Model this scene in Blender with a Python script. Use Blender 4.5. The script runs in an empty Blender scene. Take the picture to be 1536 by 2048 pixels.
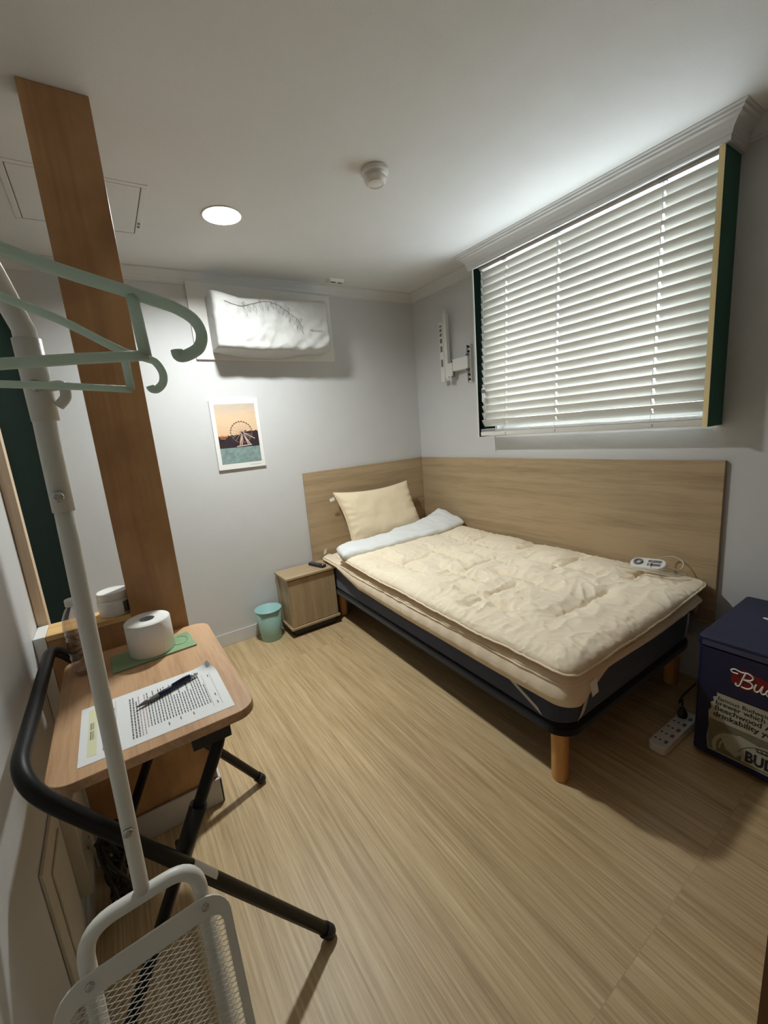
import bpy, bmesh, math, random
from mathutils import Vector, Matrix, noise

random.seed(7)
SC = bpy.context.scene
COL = SC.collection
PI = math.pi

# ------------------------------------------------------------------ camera, world, exposure
CAM = Vector((-2.17695, -2.71467, 1.3))
F_PX, YAW, PIT, ROLL = 830.870, 0.574801, -0.195731, -0.0858654
fw = Vector((math.sin(YAW) * math.cos(PIT), math.cos(YAW) * math.cos(PIT), math.sin(PIT)))
r0 = Vector((math.cos(YAW), -math.sin(YAW), 0))
u0 = r0.cross(fw)
cr = r0 * math.cos(ROLL) + u0 * math.sin(ROLL)
cu = -r0 * math.sin(ROLL) + u0 * math.cos(ROLL)
cam_d = bpy.data.cameras.new('camera')
cam_d.sensor_fit = 'HORIZONTAL'
cam_d.sensor_width = 36.0
cam_d.lens = F_PX * 36.0 / 1536.0
cam_d.clip_start = 0.02
cam = bpy.data.objects.new('camera', cam_d)
COL.objects.link(cam)
cam.matrix_world = Matrix(((cr.x, cu.x, -fw.x, CAM.x), (cr.y, cu.y, -fw.y, CAM.y), (cr.z, cu.z, -fw.z, CAM.z), (0, 0, 0, 1)))
SC.camera = cam

SKY_STRENGTH = 14.0
LAMP_STRENGTH = 640.0
SC.view_settings.view_transform = 'Standard'
SC.view_settings.look = 'None'
SC.view_settings.exposure = 0.0
SC.view_settings.gamma = 1.0
SC.view_settings.use_curve_mapping = False
SC.cycles.max_bounces = 12
SC.cycles.diffuse_bounces = 8
SC.cycles.transparent_max_bounces = 16
SC.cycles.use_denoising = True
try:
    SC.cycles.denoiser = 'OPENIMAGEDENOISE'
except Exception:
    pass
SC.cycles.sample_clamp_indirect = 6.0
SC.cycles.caustics_reflective = False
SC.cycles.caustics_refractive = False

wd = bpy.data.worlds.new('daylight')
SC.world = wd
wd.use_nodes = True
bgn = wd.node_tree.nodes['Background']
bgn.inputs[0].default_value = (0.86, 0.93, 1.0, 1)
bgn.inputs[1].default_value = SKY_STRENGTH


# ------------------------------------------------------------------ materials
def s2l(c):
    return tuple(((v / 255) / 12.92 if v / 255 <= 0.04045 else ((v / 255 + 0.055) / 1.055) ** 2.4) for v in c)


def new_mat(name):
    m = bpy.data.materials.new(name)
    m.use_nodes = True
    return m, m.node_tree.nodes, m.node_tree.links, m.node_tree.nodes['Principled BSDF']


def plain(name, col, rough=0.5, metal=0.0, bump=0.0, bscale=60.0, var=0.06, spec=0.5, coat=0.0, vscale=8.0):
    m, N, L, P = new_mat(name)
    P.inputs['Roughness'].default_value = rough
    P.inputs['Metallic'].default_value = metal
    P.inputs['Specular IOR Level'].default_value = spec
    P.inputs['Coat Weight'].default_value = coat
    tc = N.new('ShaderNodeTexCoord')
    nz = N.new('ShaderNodeTexNoise')
    nz.inputs['Scale'].default_value = vscale
    nz.inputs['Detail'].default_value = 3
    L.new(tc.outputs['Object'], nz.inputs['Vector'])
    rp = N.new('ShaderNodeValToRGB')
    rp.color_ramp.elements[0].position = 0.3
    rp.color_ramp.elements[1].position = 0.7
    rp.color_ramp.elements[0].color = tuple(c * (1 - var) for c in col) + (1,)
    rp.color_ramp.elements[1].color = tuple(min(1, c * (1 + var)) for c in col) + (1,)
    L.new(nz.outputs['Fac'], rp.inputs['Fac'])
    L.new(rp.outputs['Color'], P.inputs['Base Color'])
    if bump > 0:
        nb = N.new('ShaderNodeTexNoise')
        nb.inputs['Scale'].default_value = bscale
        nb.inputs['Detail'].default_value = 4
        L.new(tc.outputs['Object'], nb.inputs['Vector'])
        bp = N.new('ShaderNodeBump')
        bp.inputs['Strength'].default_value = bump
        bp.inputs['Distance'].default_value = 0.004
        L.new(nb.outputs['Fac'], bp.inputs['Height'])
        L.new(bp.outputs['Normal'], P.inputs['Normal'])
    return m


def wood(name, dark, light, grain='Y', fine=90.0, stretch=0.035, rough=0.45, rings=0.35, blot=None, blot_amt=0.0, spec=0.4):
    m, N, L, P = new_mat(name)
    P.inputs['Roughness'].default_value = rough
    P.inputs['Specular IOR Level'].default_value = spec
    tc = N.new('ShaderNodeTexCoord')
    mp = N.new('ShaderNodeMapping')
    sc = {'X': (stretch, 1, 1), 'Y': (1, stretch, 1), 'Z': (1, 1, stretch)}[grain]
    mp.inputs['Scale'].default_value = sc
    L.new(tc.outputs['Object'], mp.inputs['Vector'])
    n1 = N.new('ShaderNodeTexNoise')
    n1.inputs['Scale'].default_value = fine
    n1.inputs['Detail'].default_value = 5
    n1.inputs['Roughness'].default_value = 0.65
    L.new(mp.outputs['Vector'], n1.inputs['Vector'])
    n2 = N.new('ShaderNodeTexNoise')
    n2.inputs['Scale'].default_value = fine * 0.16
    n2.inputs['Detail'].default_value = 4
    n2.inputs['Distortion'].default_value = 0.6
    L.new(mp.outputs['Vector'], n2.inputs['Vector'])
    mx = N.new('ShaderNodeMath')
    mx.operation = 'MULTIPLY_ADD'
    L.new(n2.outputs['Fac'], mx.inputs[0])
    mx.inputs[1].default_value = rings * 2
    ad = N.new('ShaderNodeMath')
    ad.operation = 'MULTIPLY'
    L.new(n1.outputs['Fac'], ad.inputs[0])
    ad.inputs[1].default_value = 1 - rings
    L.new(ad.outputs[0], mx.inputs[2])
    rp = N.new('ShaderNodeValToRGB')
    rp.color_ramp.elements[0].position = 0.35 + rings * 0.25
    rp.color_ramp.elements[1].position = 0.62 + rings * 0.35
    rp.color_ramp.elements[0].color = dark + (1,)
    rp.color_ramp.elements[1].color = light + (1,)
    L.new(mx.outputs[0], rp.inputs['Fac'])
    out = rp.outputs['Color']
    if blot:
        n3 = N.new('ShaderNodeTexNoise')
        n3.inputs['Scale'].default_value = 4.5
        n3.inputs['Detail'].default_value = 4
        L.new(tc.outputs['Object'], n3.inputs['Vector'])
        r3 = N.new('ShaderNodeValToRGB')
        r3.color_ramp.elements[0].position = 0.42
        r3.color_ramp.elements[1].position = 0.68
        r3.color_ramp.elements[0].color = (0, 0, 0, 1)
        r3.color_ramp.elements[1].color = (blot_amt,) * 3 + (1,)
        L.new(n3.outputs['Fac'], r3.inputs['Fac'])
        mc = N.new('ShaderNodeMixRGB')
        L.new(r3.outputs['Color'], mc.inputs['Fac'])
        L.new(out, mc.inputs['Color1'])
        mc.inputs['Color2'].default_value = blot + (1,)
        out = mc.outputs['Color']
    L.new(out, P.inputs['Base Color'])
    bp = N.new('ShaderNodeBump')
    bp.inputs['Strength'].default_value = 0.12
    bp.inputs['Distance'].default_value = 0.002
    L.new(n1.outputs['Fac'], bp.inputs['Height'])
    L.new(bp.outputs['Normal'], P.inputs['Normal'])
    return m


def floor_material():
    m, N, L, P = new_mat('floor_planks')
    P.inputs['Roughness'].default_value = 0.42
    P.inputs['Specular IOR Level'].default_value = 0.35
    tc = N.new('ShaderNodeTexCoord')
    sep = N.new('ShaderNodeSeparateXYZ')
    L.new(tc.outputs['Object'], sep.inputs[0])
    cmb = N.new('ShaderNodeCombineXYZ')
    L.new(sep.outputs['Y'], cmb.inputs['X'])
    L.new(sep.outputs['X'], cmb.inputs['Y'])
    off = N.new('ShaderNodeVectorMath')
    off.operation = 'ADD'
    off.inputs[1].default_value = (0.6, 0.10, 0)
    L.new(cmb.outputs[0], off.inputs[0])
    br = N.new('ShaderNodeTexBrick')
    br.offset = 0.0
    br.inputs['Scale'].default_value = 1.0
    br.inputs['Brick Width'].default_value = 1.9
    br.inputs['Row Height'].default_value = 0.18
    br.inputs['Mortar Size'].default_value = 0.0011
    br.inputs['Mortar Smooth'].default_value = 0.3
    br.inputs['Color1'].default_value = (0, 0, 0, 1)
    br.inputs['Color2'].default_value = (1, 1, 1, 1)
    br.inputs['Mortar'].default_value = (0.5, 0.5, 0.5, 1)
    L.new(off.outputs[0], br.inputs['Vector'])
    # grain, shifted per plank
    sh = N.new('ShaderNodeVectorMath')
    sh.operation = 'MULTIPLY_ADD'
    L.new(br.outputs['Color'], sh.inputs[0])
    sh.inputs[1].default_value = (3.0, 7.0, 2.0)
    mp = N.new('ShaderNodeMapping')
    mp.inputs['Scale'].default_value = (1, 0.022, 1)
    L.new(tc.outputs['Object'], mp.inputs['Vector'])
    L.new(mp.outputs['Vector'], sh.inputs[2])
    n1 = N.new('ShaderNodeTexNoise')
    n1.inputs['Scale'].default_value = 150
    n1.inputs['Detail'].default_value = 5
    n1.inputs['Roughness'].default_value = 0.7
    L.new(sh.outputs[0], n1.inputs['Vector'])
    n2 = N.new('ShaderNodeTexNoise')
    n2.inputs['Scale'].default_value = 30
    n2.inputs['Detail'].default_value = 4
    n2.inputs['Distortion'].default_value = 0.25
    L.new(sh.outputs[0], n2.inputs['Vector'])
    a = N.new('ShaderNodeMath')
    a.operation = 'MULTIPLY'
    a.inputs[1].default_value = 0.7
    L.new(n1.outputs['Fac'], a.inputs[0])
    b = N.new('ShaderNodeMath')
    b.operation = 'MULTIPLY_ADD'
    b.inputs[1].default_value = 0.3
    L.new(n2.outputs['Fac'], b.inputs[0])
    L.new(a.outputs[0], b.inputs[2])
    rp = N.new('ShaderNodeValToRGB')
    rp.color_ramp.elements[0].position = 0.36
    rp.color_ramp.elements[1].position = 0.66
    rp.color_ramp.elements[0].color = s2l((160, 135, 99)) + (1,)
    rp.color_ramp.elements[1].color = s2l((212, 189, 149)) + (1,)
    e = rp.color_ramp.elements.new(0.5)
    e.color = s2l((188, 162, 122)) + (1,)
    L.new(b.outputs[0], rp.inputs['Fac'])
    # plank to plank tone
    hs = N.new('ShaderNodeHueSaturation')
    mr = N.new('ShaderNodeMapRange')
    mr.inputs['To Min'].default_value = 0.95
    mr.inputs['To Max'].default_value = 1.05
    L.new(br.outputs['Color'], mr.inputs['Value'])
    L.new(mr.outputs[0], hs.inputs['Value'])
    L.new(rp.outputs['Color'], hs.inputs['Color'])
    mc = N.new('ShaderNodeMixRGB')
    mf = N.new('ShaderNodeMath')
    mf.operation = 'MULTIPLY'
    mf.inputs[1].default_value = 0.22
    L.new(br.outputs['Fac'], mf.inputs[0])
    L.new(mf.outputs[0], mc.inputs['Fac'])
    L.new(hs.outputs['Color'], mc.inputs['Color1'])
    mc.inputs['Color2'].default_value = s2l((95, 75, 52)) + (1,)
    L.new(mc.outputs['Color'], P.inputs['Base Color'])
    bp = N.new('ShaderNodeBump')
    bp.inputs['Strength'].default_value = 0.1
    bp.inputs['Distance'].default_value = 0.001
    L.new(n1.outputs['Fac'], bp.inputs['Height'])
    L.new(bp.outputs['Normal'], P.inputs['Normal'])
    return m


def cloth(name, col, wrinkle=0.4, wscale=18.0, var=0.05, rough=0.9, sheen=0.2, stretch=(1, 1, 1)):
    m, N, L, P = new_mat(name)
    P.inputs['Roughness'].default_value = rough
    P.inputs['Specular IOR Level'].default_value = 0.2
    P.inputs['Sheen Weight'].default_value = sheen
    tc = N.new('ShaderNodeTexCoord')
    mp = N.new('ShaderNodeMapping')
    mp.inputs['Scale'].default_value = stretch
    L.new(tc.outputs['Object'], mp.inputs['Vector'])
    n0 = N.new('ShaderNodeTexNoise')
    n0.inputs['Scale'].default_value = 4
    L.new(tc.outputs['Object'], n0.inputs['Vector'])
    rp = N.new('ShaderNodeValToRGB')
    rp.color_ramp.elements[0].position = 0.35
    rp.color_ramp.elements[1].position = 0.65
    rp.color_ramp.elements[0].color = tuple(c * (1 - var) for c in col) + (1,)
    rp.color_ramp.elements[1].color = tuple(min(1, c * (1 + var)) for c in col) + (1,)
    L.new(n0.outputs['Fac'], rp.inputs['Fac'])
    L.new(rp.outputs['Color'], P.inputs['Base Color'])
    nw = N.new('ShaderNodeTexNoise')
    nw.noise_type = 'RIDGED_MULTIFRACTAL'
    nw.inputs['Scale'].default_value = wscale
    nw.inputs['Detail'].default_value = 3
    nw.inputs['Distortion'].default_value = 1.2
    L.new(mp.outputs['Vector'], nw.inputs['Vector'])
    b1 = N.new('ShaderNodeBump')
    b1.inputs['Strength'].default_value = wrinkle
    b1.inputs['Distance'].default_value = 0.006
    L.new(nw.outputs['Fac'], b1.inputs['Height'])
    nf = N.new('ShaderNodeTexNoise')
    nf.inputs['Scale'].default_value = 900
    L.new(tc.outputs['Object'], nf.inputs['Vector'])
    b2 = N.new('ShaderNodeBump')
    b2.inputs['Strength'].default_value = 0.08
    b2.inputs['Distance'].default_value = 0.001
    L.new(nf.outputs['Fac'], b2.inputs['Height'])
    L.new(b1.outputs['Normal'], b2.inputs['Normal'])
    L.new(b2.outputs['Normal'], P.inputs['Normal'])
    return m


def glassy(name, tint=(1, 1, 1), gloss=0.12, rough=0.02):
    m, N, L, P = new_mat(name)
    N.remove(P)
    out = N['Material Output']
    tr = N.new('ShaderNodeBsdfTransparent')
    tr.inputs[0].default_value = tint + (1,)
    gl = N.new('ShaderNodeBsdfGlossy')
    gl.inputs['Roughness'].default_value = rough
    lw = N.new('ShaderNodeLayerWeight')
    lw.inputs['Blend'].default_value = 0.35
    mu = N.new('ShaderNodeMath')
    mu.operation = 'MULTIPLY_ADD'
    mu.inputs[1].default_value = 0.45
    mu.inputs[2].default_value = gloss
    L.new(lw.outputs['Facing'], mu.inputs[0])
    mx = N.new('ShaderNodeMixShader')
    L.new(mu.outputs[0], mx.inputs[0])
    L.new(tr.outputs[0], mx.inputs[1])
    L.new(gl.outputs[0], mx.inputs[2])
    L.new(mx.outputs[0], out.inputs[0])
    return m


def slat_material():
    m, N, L, P = new_mat('blind_slat')
    P.inputs['Base Color'].default_value = s2l((208, 206, 200)) + (1,)
    P.inputs['Roughness'].default_value = 0.45
    out = N['Material Output']
    t = N.new('ShaderNodeBsdfTranslucent')
    t.inputs[0].default_value = s2l((235, 228, 210)) + (1,)
    tc = N.new('ShaderNodeTexCoord')
    n = N.new('ShaderNodeTexNoise')
    n.inputs['Scale'].default_value = 30
    L.new(tc.outputs['Object'], n.inputs['Vector'])
    b = N.new('ShaderNodeBump')
    b.inputs['Strength'].default_value = 0.04
    L.new(n.outputs['Fac'], b.inputs['Height'])
    L.new(b.outputs['Normal'], P.inputs['Normal'])
    mx = N.new('ShaderNodeMixShader')
    mx.inputs[0].default_value = 0.03
    L.new(P.outputs[0], mx.inputs[1])
    L.new(t.outputs[0], mx.inputs[2])
    L.new(mx.outputs[0], out.inputs[0])
    return m


def translucent(name, col, mix):
    m = plain(name, col, 0.35, var=0.03)
    N, L = m.node_tree.nodes, m.node_tree.links
    tc = N.new('ShaderNodeTexCoord')
    wv = N.new('ShaderNodeTexWave')
    wv.bands_direction = 'DIAGONAL'
    wv.inputs['Scale'].default_value = 40
    L.new(tc.outputs['Object'], wv.inputs['Vector'])
    bp = N.new('ShaderNodeBump')
    bp.inputs['Strength'].default_value = 0.35
    bp.inputs['Distance'].default_value = 0.002
    L.new(wv.outputs['Fac'], bp.inputs['Height'])
    L.new(bp.outputs['Normal'], N['Principled BSDF'].inputs['Normal'])
    t = N.new('ShaderNodeBsdfTranslucent')
    t.inputs[0].default_value = col + (1,)
    mx = N.new('ShaderNodeMixShader')
    mx.inputs[0].default_value = mix
    L.new(N['Principled BSDF'].outputs[0], mx.inputs[1])
    L.new(t.outputs[0], mx.inputs[2])
    L.new(mx.outputs[0], N['Material Output'].inputs[0])
    return m


def emit(name, col, strength):
    m, N, L, P = new_mat(name)
    P.inputs['Base Color'].default_value = (0.9, 0.9, 0.9, 1)
    P.inputs['Emission Color'].default_value = col + (1,)
    P.inputs['Emission Strength'].default_value = strength
    return m


M = {}
M['wall'] = plain('wall_paint', (0.60, 0.605, 0.61), 0.7, bump=0.12, bscale=220, var=0.012, spec=0.25)
M['ceiling'] = plain('ceiling_paint', (0.71, 0.71, 0.705), 0.75, bump=0.15, bscale=260, var=0.012, spec=0.2)
M['crown'] = plain('crown_paint', (0.64, 0.64, 0.64), 0.55, var=0.02)
M['baseboard'] = plain('baseboard_vinyl', (0.62, 0.62, 0.62), 0.4, var=0.04)
M['floor'] = floor_material()
M['pillar'] = wood('pillar_veneer', s2l((166, 124, 84)), s2l((196, 154, 108)), 'Z', 60, 0.05, 0.38, 0.5, blot=s2l((138, 97, 64)), blot_amt=0.7)
M['ledge_top'] = wood('pine_trim', s2l((190, 148, 88)), s2l((222, 184, 124)), 'X', 70, 0.05, 0.5)
M['pale_trim'] = wood('pale_wood_trim', s2l((196, 170, 140)), s2l((226, 204, 176)), 'Z', 60, 0.05, 0.5)
M['cream_edge'] = wood('cream_wood_edge', s2l((226, 200, 140)), s2l((244, 224, 172)), 'Z', 60, 0.05, 0.5)
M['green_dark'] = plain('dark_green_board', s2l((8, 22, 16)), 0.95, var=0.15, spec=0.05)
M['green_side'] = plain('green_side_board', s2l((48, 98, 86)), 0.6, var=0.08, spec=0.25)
M['oak_x'] = wood('oak_laminate_x', s2l((150, 129, 100)), s2l((178, 156, 124)), 'X', 110, 0.05, 0.5, 0.45)
M['oak_y'] = wood('oak_laminate_y', s2l((150, 129, 100)), s2l((178, 156, 124)), 'Y', 110, 0.05, 0.5, 0.45)
M['oak_z'] = wood('oak_laminate_z', s2l((146, 125, 97)), s2l((174, 152, 120)), 'Z', 110, 0.05, 0.5, 0.4)
M['desk'] = wood('desk_laminate', s2l((168, 126, 92)), s2l((204, 164, 126)), 'Y', 100, 0.06, 0.4, 0.4)
M['leg_wood'] = wood('pine_leg', s2l((176, 122, 66)), s2l((214, 164, 100)), 'Z', 60, 0.06, 0.4)
M['door_wood'] = wood('brown_door', s2l((118, 86, 56)), s2l((148, 114, 78)), 'Z', 60, 0.05, 0.5)
M['black_metal'] = plain('black_metal', (0.010, 0.010, 0.011), 0.45, var=0.2, spec=0.25)
M['black_plastic'] = plain('black_plastic', (0.015, 0.015, 0.016), 0.45, var=0.2)
M['grey_plastic'] = plain('grey_plastic', (0.16, 0.16, 0.17), 0.45, var=0.1)
M['navy'] = cloth('navy_mattress_fabric', s2l((66, 74, 96)), 0.1, 12)
M['black_fabric'] = cloth('black_base_fabric', s2l((16, 16, 18)), 0.05, 12)
M['beige'] = cloth('beige_quilt', s2l((238, 224, 200)), 0.6, 26, var=0.03, stretch=(1, 0.55, 1))
M['beige_pad'] = cloth('beige_pad', s2l((232, 216, 192)), 0.3, 22, var=0.03)
M['beige_pillow'] = cloth('beige_pillow', s2l((234, 217, 186)), 0.16, 10, var=0.03)
M['white_cloth'] = cloth('white_underside', s2l((228, 230, 230)), 0.3, 20, var=0.02)
M['cover_cloth'] = cloth('white_cover', s2l((188, 188, 186)), 0.6, 12, var=0.015)
M['piping'] = cloth('pale_piping', s2l((236, 220, 192)), 0.05, 40)
M['elastic'] = cloth('white_elastic', s2l((210, 208, 204)), 0.05, 40)
M['thread'] = plain('grey_thread', s2l((120, 118, 116)), 0.8, var=0.1)
M['white_board'] = plain('white_board', (0.72, 0.71, 0.68), 0.5, var=0.02)
M['white_plastic'] = plain('white_plastic', (0.74, 0.73, 0.70), 0.35, var=0.03)
M['cream_plastic'] = plain('cream_plastic', (0.62, 0.58, 0.49), 0.45, var=0.06)
M['off_white_metal'] = plain('off_white_metal', (0.76, 0.755, 0.71), 0.36, var=0.03, bump=0.05, bscale=300)
M['steel'] = plain('steel', (0.55, 0.55, 0.55), 0.25, metal=1.0, var=0.05)
M['mint'] = translucent('mint_plastic', s2l((217, 230, 222)), 0.5)
M['bin'] = plain('aqua_bin', s2l((152, 192, 190)), 0.4, var=0.03)
M['print_white'] = plain('print_white', (0.80, 0.80, 0.78), 0.5, var=0.01)
M['paper'] = plain('paper', (0.82, 0.83, 0.83), 0.7, var=0.01)
M['ink'] = plain('grey_ink', s2l((96, 96, 98)), 0.7, var=0.1)
M['ink_red'] = plain('faded_red_ink', s2l((176, 150, 148)), 0.7, var=0.05)
M['ink_dark'] = plain('black_ink', s2l((34, 34, 36)), 0.7, var=0.1)
M['yellow_band'] = plain('yellow_band', s2l((226, 224, 186)), 0.7, var=0.02)
M['tissue'] = plain('tissue_paper', (0.80, 0.79, 0.76), 0.9, var=0.02, bump=0.25, bscale=160)
M['core'] = plain('cardboard_core', s2l((150, 150, 152)), 0.8, var=0.04)
M['packet'] = plain('green_packet', s2l((142, 172, 134)), 0.3, var=0.12, vscale=18)
M['jar'] = plain('jar_plastic', (0.70, 0.69, 0.66), 0.35, var=0.02)
M['label_grey'] = plain('grey_label', s2l((92, 90, 88)), 0.5, var=0.25, vscale=240)
M['pet'] = glassy('clear_pet', (0.84, 0.79, 0.77), 0.14, 0.06)
M['glass'] = glassy('window_glass', (0.95, 0.97, 0.96), 0.04)
M['pen_blue'] = plain('pen_blue', s2l((24, 30, 66)), 0.25, var=0.1)
M['pen_clear'] = plain('pen_smoke', s2l((110, 104, 104)), 0.2, var=0.1)
M['navy_box'] = plain('navy_box', s2l((24, 28, 62)), 0.42, var=0.06)
M['navy_edge'] = plain('navy_edge', s2l((62, 66, 92)), 0.4, var=0.06)
M['red'] = plain('red_sign', s2l((120, 22, 24)), 0.45, var=0.05)
M['white_print'] = plain('white_lettering', (0.85, 0.85, 0.83), 0.5, var=0.01)
M['news'] = plain('cream_print', s2l((172, 170, 152)), 0.55, var=0.03)
M['news_dark'] = plain('olive_print', s2l((112, 110, 88)), 0.55, var=0.15, vscale=60)
M['cable'] = plain('black_cable', (0.02, 0.019, 0.018), 0.5, var=0.2)
M['slat'] = slat_material()
M['lamp'] = emit('lamp_diffuser', (0.955, 1.0, 0.975), LAMP_STRENGTH)


# ------------------------------------------------------------------ mesh helpers
def V(*a):
    return Vector(a)


def BM():
    return bmesh.new()


def box(bm, x0, x1, y0, y1, z0, z1, mat=0, mtx=None):
    vs = [bm.verts.new((x, y, z)) for z in (z0, z1) for y in (y0, y1) for x in (x0, x1)]
    for f in ((0, 2, 3, 1), (4, 5, 7, 6), (0, 1, 5, 4), (2, 6, 7, 3), (0, 4, 6, 2), (1, 3, 7, 5)):
        bm.faces.new([vs[i] for i in f]).material_index = mat
    if mtx is not None:
        bmesh.ops.transform(bm, matrix=mtx, verts=vs)
    return vs


def smooth_path(pts, rad=0.02, n=5):
    """Round the inner corners of a polyline."""
    pts = [Vector(p) for p in pts]
    out = [pts[0]]
    for i in range(1, len(pts) - 1):
        a, b, c = pts[i - 1], pts[i], pts[i + 1]
        d1, d2 = (a - b), (c - b)
        r = min(rad, d1.length * 0.48, d2.length * 0.48)
        p1, p2 = b + d1.normalized() * r, b + d2.normalized() * r
        for k in range(n + 1):
            t = k / n
            out.append(p1 * (1 - t) ** 2 + b * 2 * t * (1 - t) + p2 * t * t)
    out.append(pts[-1])
    return out


def catmull(pts, n=6, closed=False):
    pts = [Vector(p) for p in pts]
    out = []
    m = len(pts)
    rng = range(m) if closed else range(m - 1)
    for i in rng:
        if closed:
            p0, p1, p2, p3 = pts[(i - 1) % m], pts[i], pts[(i + 1) % m], pts[(i + 2) % m]
        else:
            p0, p1, p2, p3 = pts[max(i - 1, 0)], pts[i], pts[i + 1], pts[min(i + 2, m - 1)]
        for k in range(n):
            t = k / n
            out.append(0.5 * ((2 * p1) + (p2 - p0) * t + (2 * p0 - 5 * p1 + 4 * p2 - p3) * t * t + (3 * p1 - p0 - 3 * p2 + p3) * t ** 3))
    if not closed:
        out.append(pts[-1])
    return out


def tube(bm, pts, r, seg=10, closed=False, cap=True, flat=1.0, mat=0):
    pts = [Vector(p) for p in pts]
    n = len(pts)
    rs = r if isinstance(r, (list, tuple)) else [r] * n
    t0 = (pts[1] - pts[0]).normalized()
    up = Vector((0, 0, 1)) if abs(t0.z) < 0.9 else Vector((1, 0, 0))
    nrm = (up - t0 * up.dot(t0)).normalized()
    rings = []
    for i in range(n):
        if closed:
            t = (pts[(i + 1) % n] - pts[i - 1]).normalized()
        else:
            t = (pts[min(i + 1, n - 1)] - pts[max(i - 1, 0)]).normalized()
        nrm = (nrm - t * nrm.dot(t)).normalized()
        b = t.cross(nrm)
        rings.append([bm.verts.new(pts[i] + (nrm * math.cos(2 * PI * k / seg) * flat + b * math.sin(2 * PI * k / seg)) * rs[i]) for k in range(seg)])
    rr = range(n) if closed else range(n - 1)
    for i in rr:
        a, c = rings[i], rings[(i + 1) % n]
        for k in range(seg):
            f = bm.faces.new((a[k], a[(k + 1) % seg], c[(k + 1) % seg], c[k]))
            f.smooth = True
            f.material_index = mat
    if cap and not closed:
        for rg, rev in ((rings[0], True), (rings[-1], False)):
            f = bm.faces.new(rg[::-1] if rev else rg)
            f.material_index = mat


def cyl(bm, p0, p1, r, seg=20, mat=0):
    tube(bm, [p0, p1], r, seg, mat=mat)


def lathe(bm, prof, cx, cy, seg=40, smooth=True, mtx=None, mat=0):
    rings, allv = [], []
    for r, z in prof:
        if r < 1e-6:
            v = bm.verts.new((cx, cy, z))
            rings.append([v])
            allv.append(v)
        else:
            rg = [bm.verts.new((cx + r * math.cos(2 * PI * k / seg), cy + r * math.sin(2 * PI * k / seg), z)) for k in range(seg)]
            rings.append(rg)
            allv += rg
    for a, b in zip(rings[:-1], rings[1:]):
        for k in range(seg):
            k2 = (k + 1) % seg
            if len(a) == 1 and len(b) == 1:
                continue
            if len(a) == 1:
                f = bm.faces.new((a[0], b[k2], b[k]))
            elif len(b) == 1:
                f = bm.faces.new((a[k], a[k2], b[0]))
            else:
                f = bm.faces.new((a[k], a[k2], b[k2], b[k]))
            f.smooth = smooth
            f.material_index = mat
    if mtx is not None:
        bmesh.ops.transform(bm, matrix=mtx, verts=allv)


def prism(bm, outline, h0, h1, to3d, mat=0):
    """outline: 2-D loop, to3d(a, b, h) -> point."""
    lo = [bm.verts.new(to3d(a, b, h0)) for a, b in outline]
    hi = [bm.verts.new(to3d(a, b, h1)) for a, b in outline]
    n = len(outline)
    fs = [bm.faces.new(lo[::-1]), bm.faces.new(hi)]
    for i in range(n):
        fs.append(bm.faces.new((lo[i], lo[(i + 1) % n], hi[(i + 1) % n], hi[i])))
    for f in fs:
        f.material_index = mat


def rrect(x0, x1, y0, y1, r, n=6):
    out = []
    for cx, cy, a in ((x1 - r, y1 - r, 0), (x0 + r, y1 - r, PI / 2), (x0 + r, y0 + r, PI), (x1 - r, y0 + r, 1.5 * PI)):
        for k in range(n + 1):
            t = a + (PI / 2) * k / n
            out.append((cx + r * math.cos(t), cy + r * math.sin(t)))
    return out


BASE = {}


def obj(name, bm, mats, parent=None, bevel=0.0, smooth=False, sharp=None):
    """Link one mesh object; its origin sits at its own foot, or at its parent's base."""
    bmesh.ops.recalc_face_normals(bm, faces=bm.faces[:])
    if parent is not None:
        base = BASE[parent.name]
    else:
        xs = [v.co for v in bm.verts]
        base = Vector(((min(c.x for c in xs) + max(c.x for c in xs)) / 2, (min(c.y for c in xs) + max(c.y for c in xs)) / 2, min(c.z for c in xs)))
    bmesh.ops.translate(bm, vec=-base, verts=bm.verts[:])
    me = bpy.data.meshes.new(name)
    bm.to_mesh(me)
    bm.free()
    if smooth:
        for p in me.polygons:
            p.use_smooth = True
    for m in (mats if isinstance(mats, (list, tuple)) else [mats]):
        me.materials.append(M[m] if isinstance(m, str) else m)
    o = bpy.data.objects.new(name, me)
    COL.objects.link(o)
    if parent is not None:
        o.parent = parent
        BASE[o.name] = base
    else:
        o.location = base
        BASE[o.name] = base
    if bevel > 0:
        md = o.modifiers.new('bevel', 'BEVEL')
        md.width = bevel
        md.segments = 2
        md.limit_method = 'ANGLE'
        md.angle_limit = math.radians(40)
    return o


def thing(name, label, cat, loc, group=None, kind=None):
    o = bpy.data.objects.new(name, None)
    o.empty_display_size = 0.05
    COL.objects.link(o)
    o.location = loc
    BASE[o.name] = Vector(loc)
    tag(o, label, cat, group, kind)
    return o


def tag(o, label, cat=None, group=None, kind=None):
    o['label'] = label
    if cat:
        o['category'] = cat
    if group:
        o['group'] = group
    if kind:
        o['kind'] = kind
    return o


def struct(name, bm, mats, label, parent=None, bevel=0.0):
    o = obj(name, bm, mats, parent, bevel)
    if parent is None:
        tag(o, label, name.split('_')[0] if not name.startswith('trim') else 'molding', kind='structure')
    return o


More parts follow.
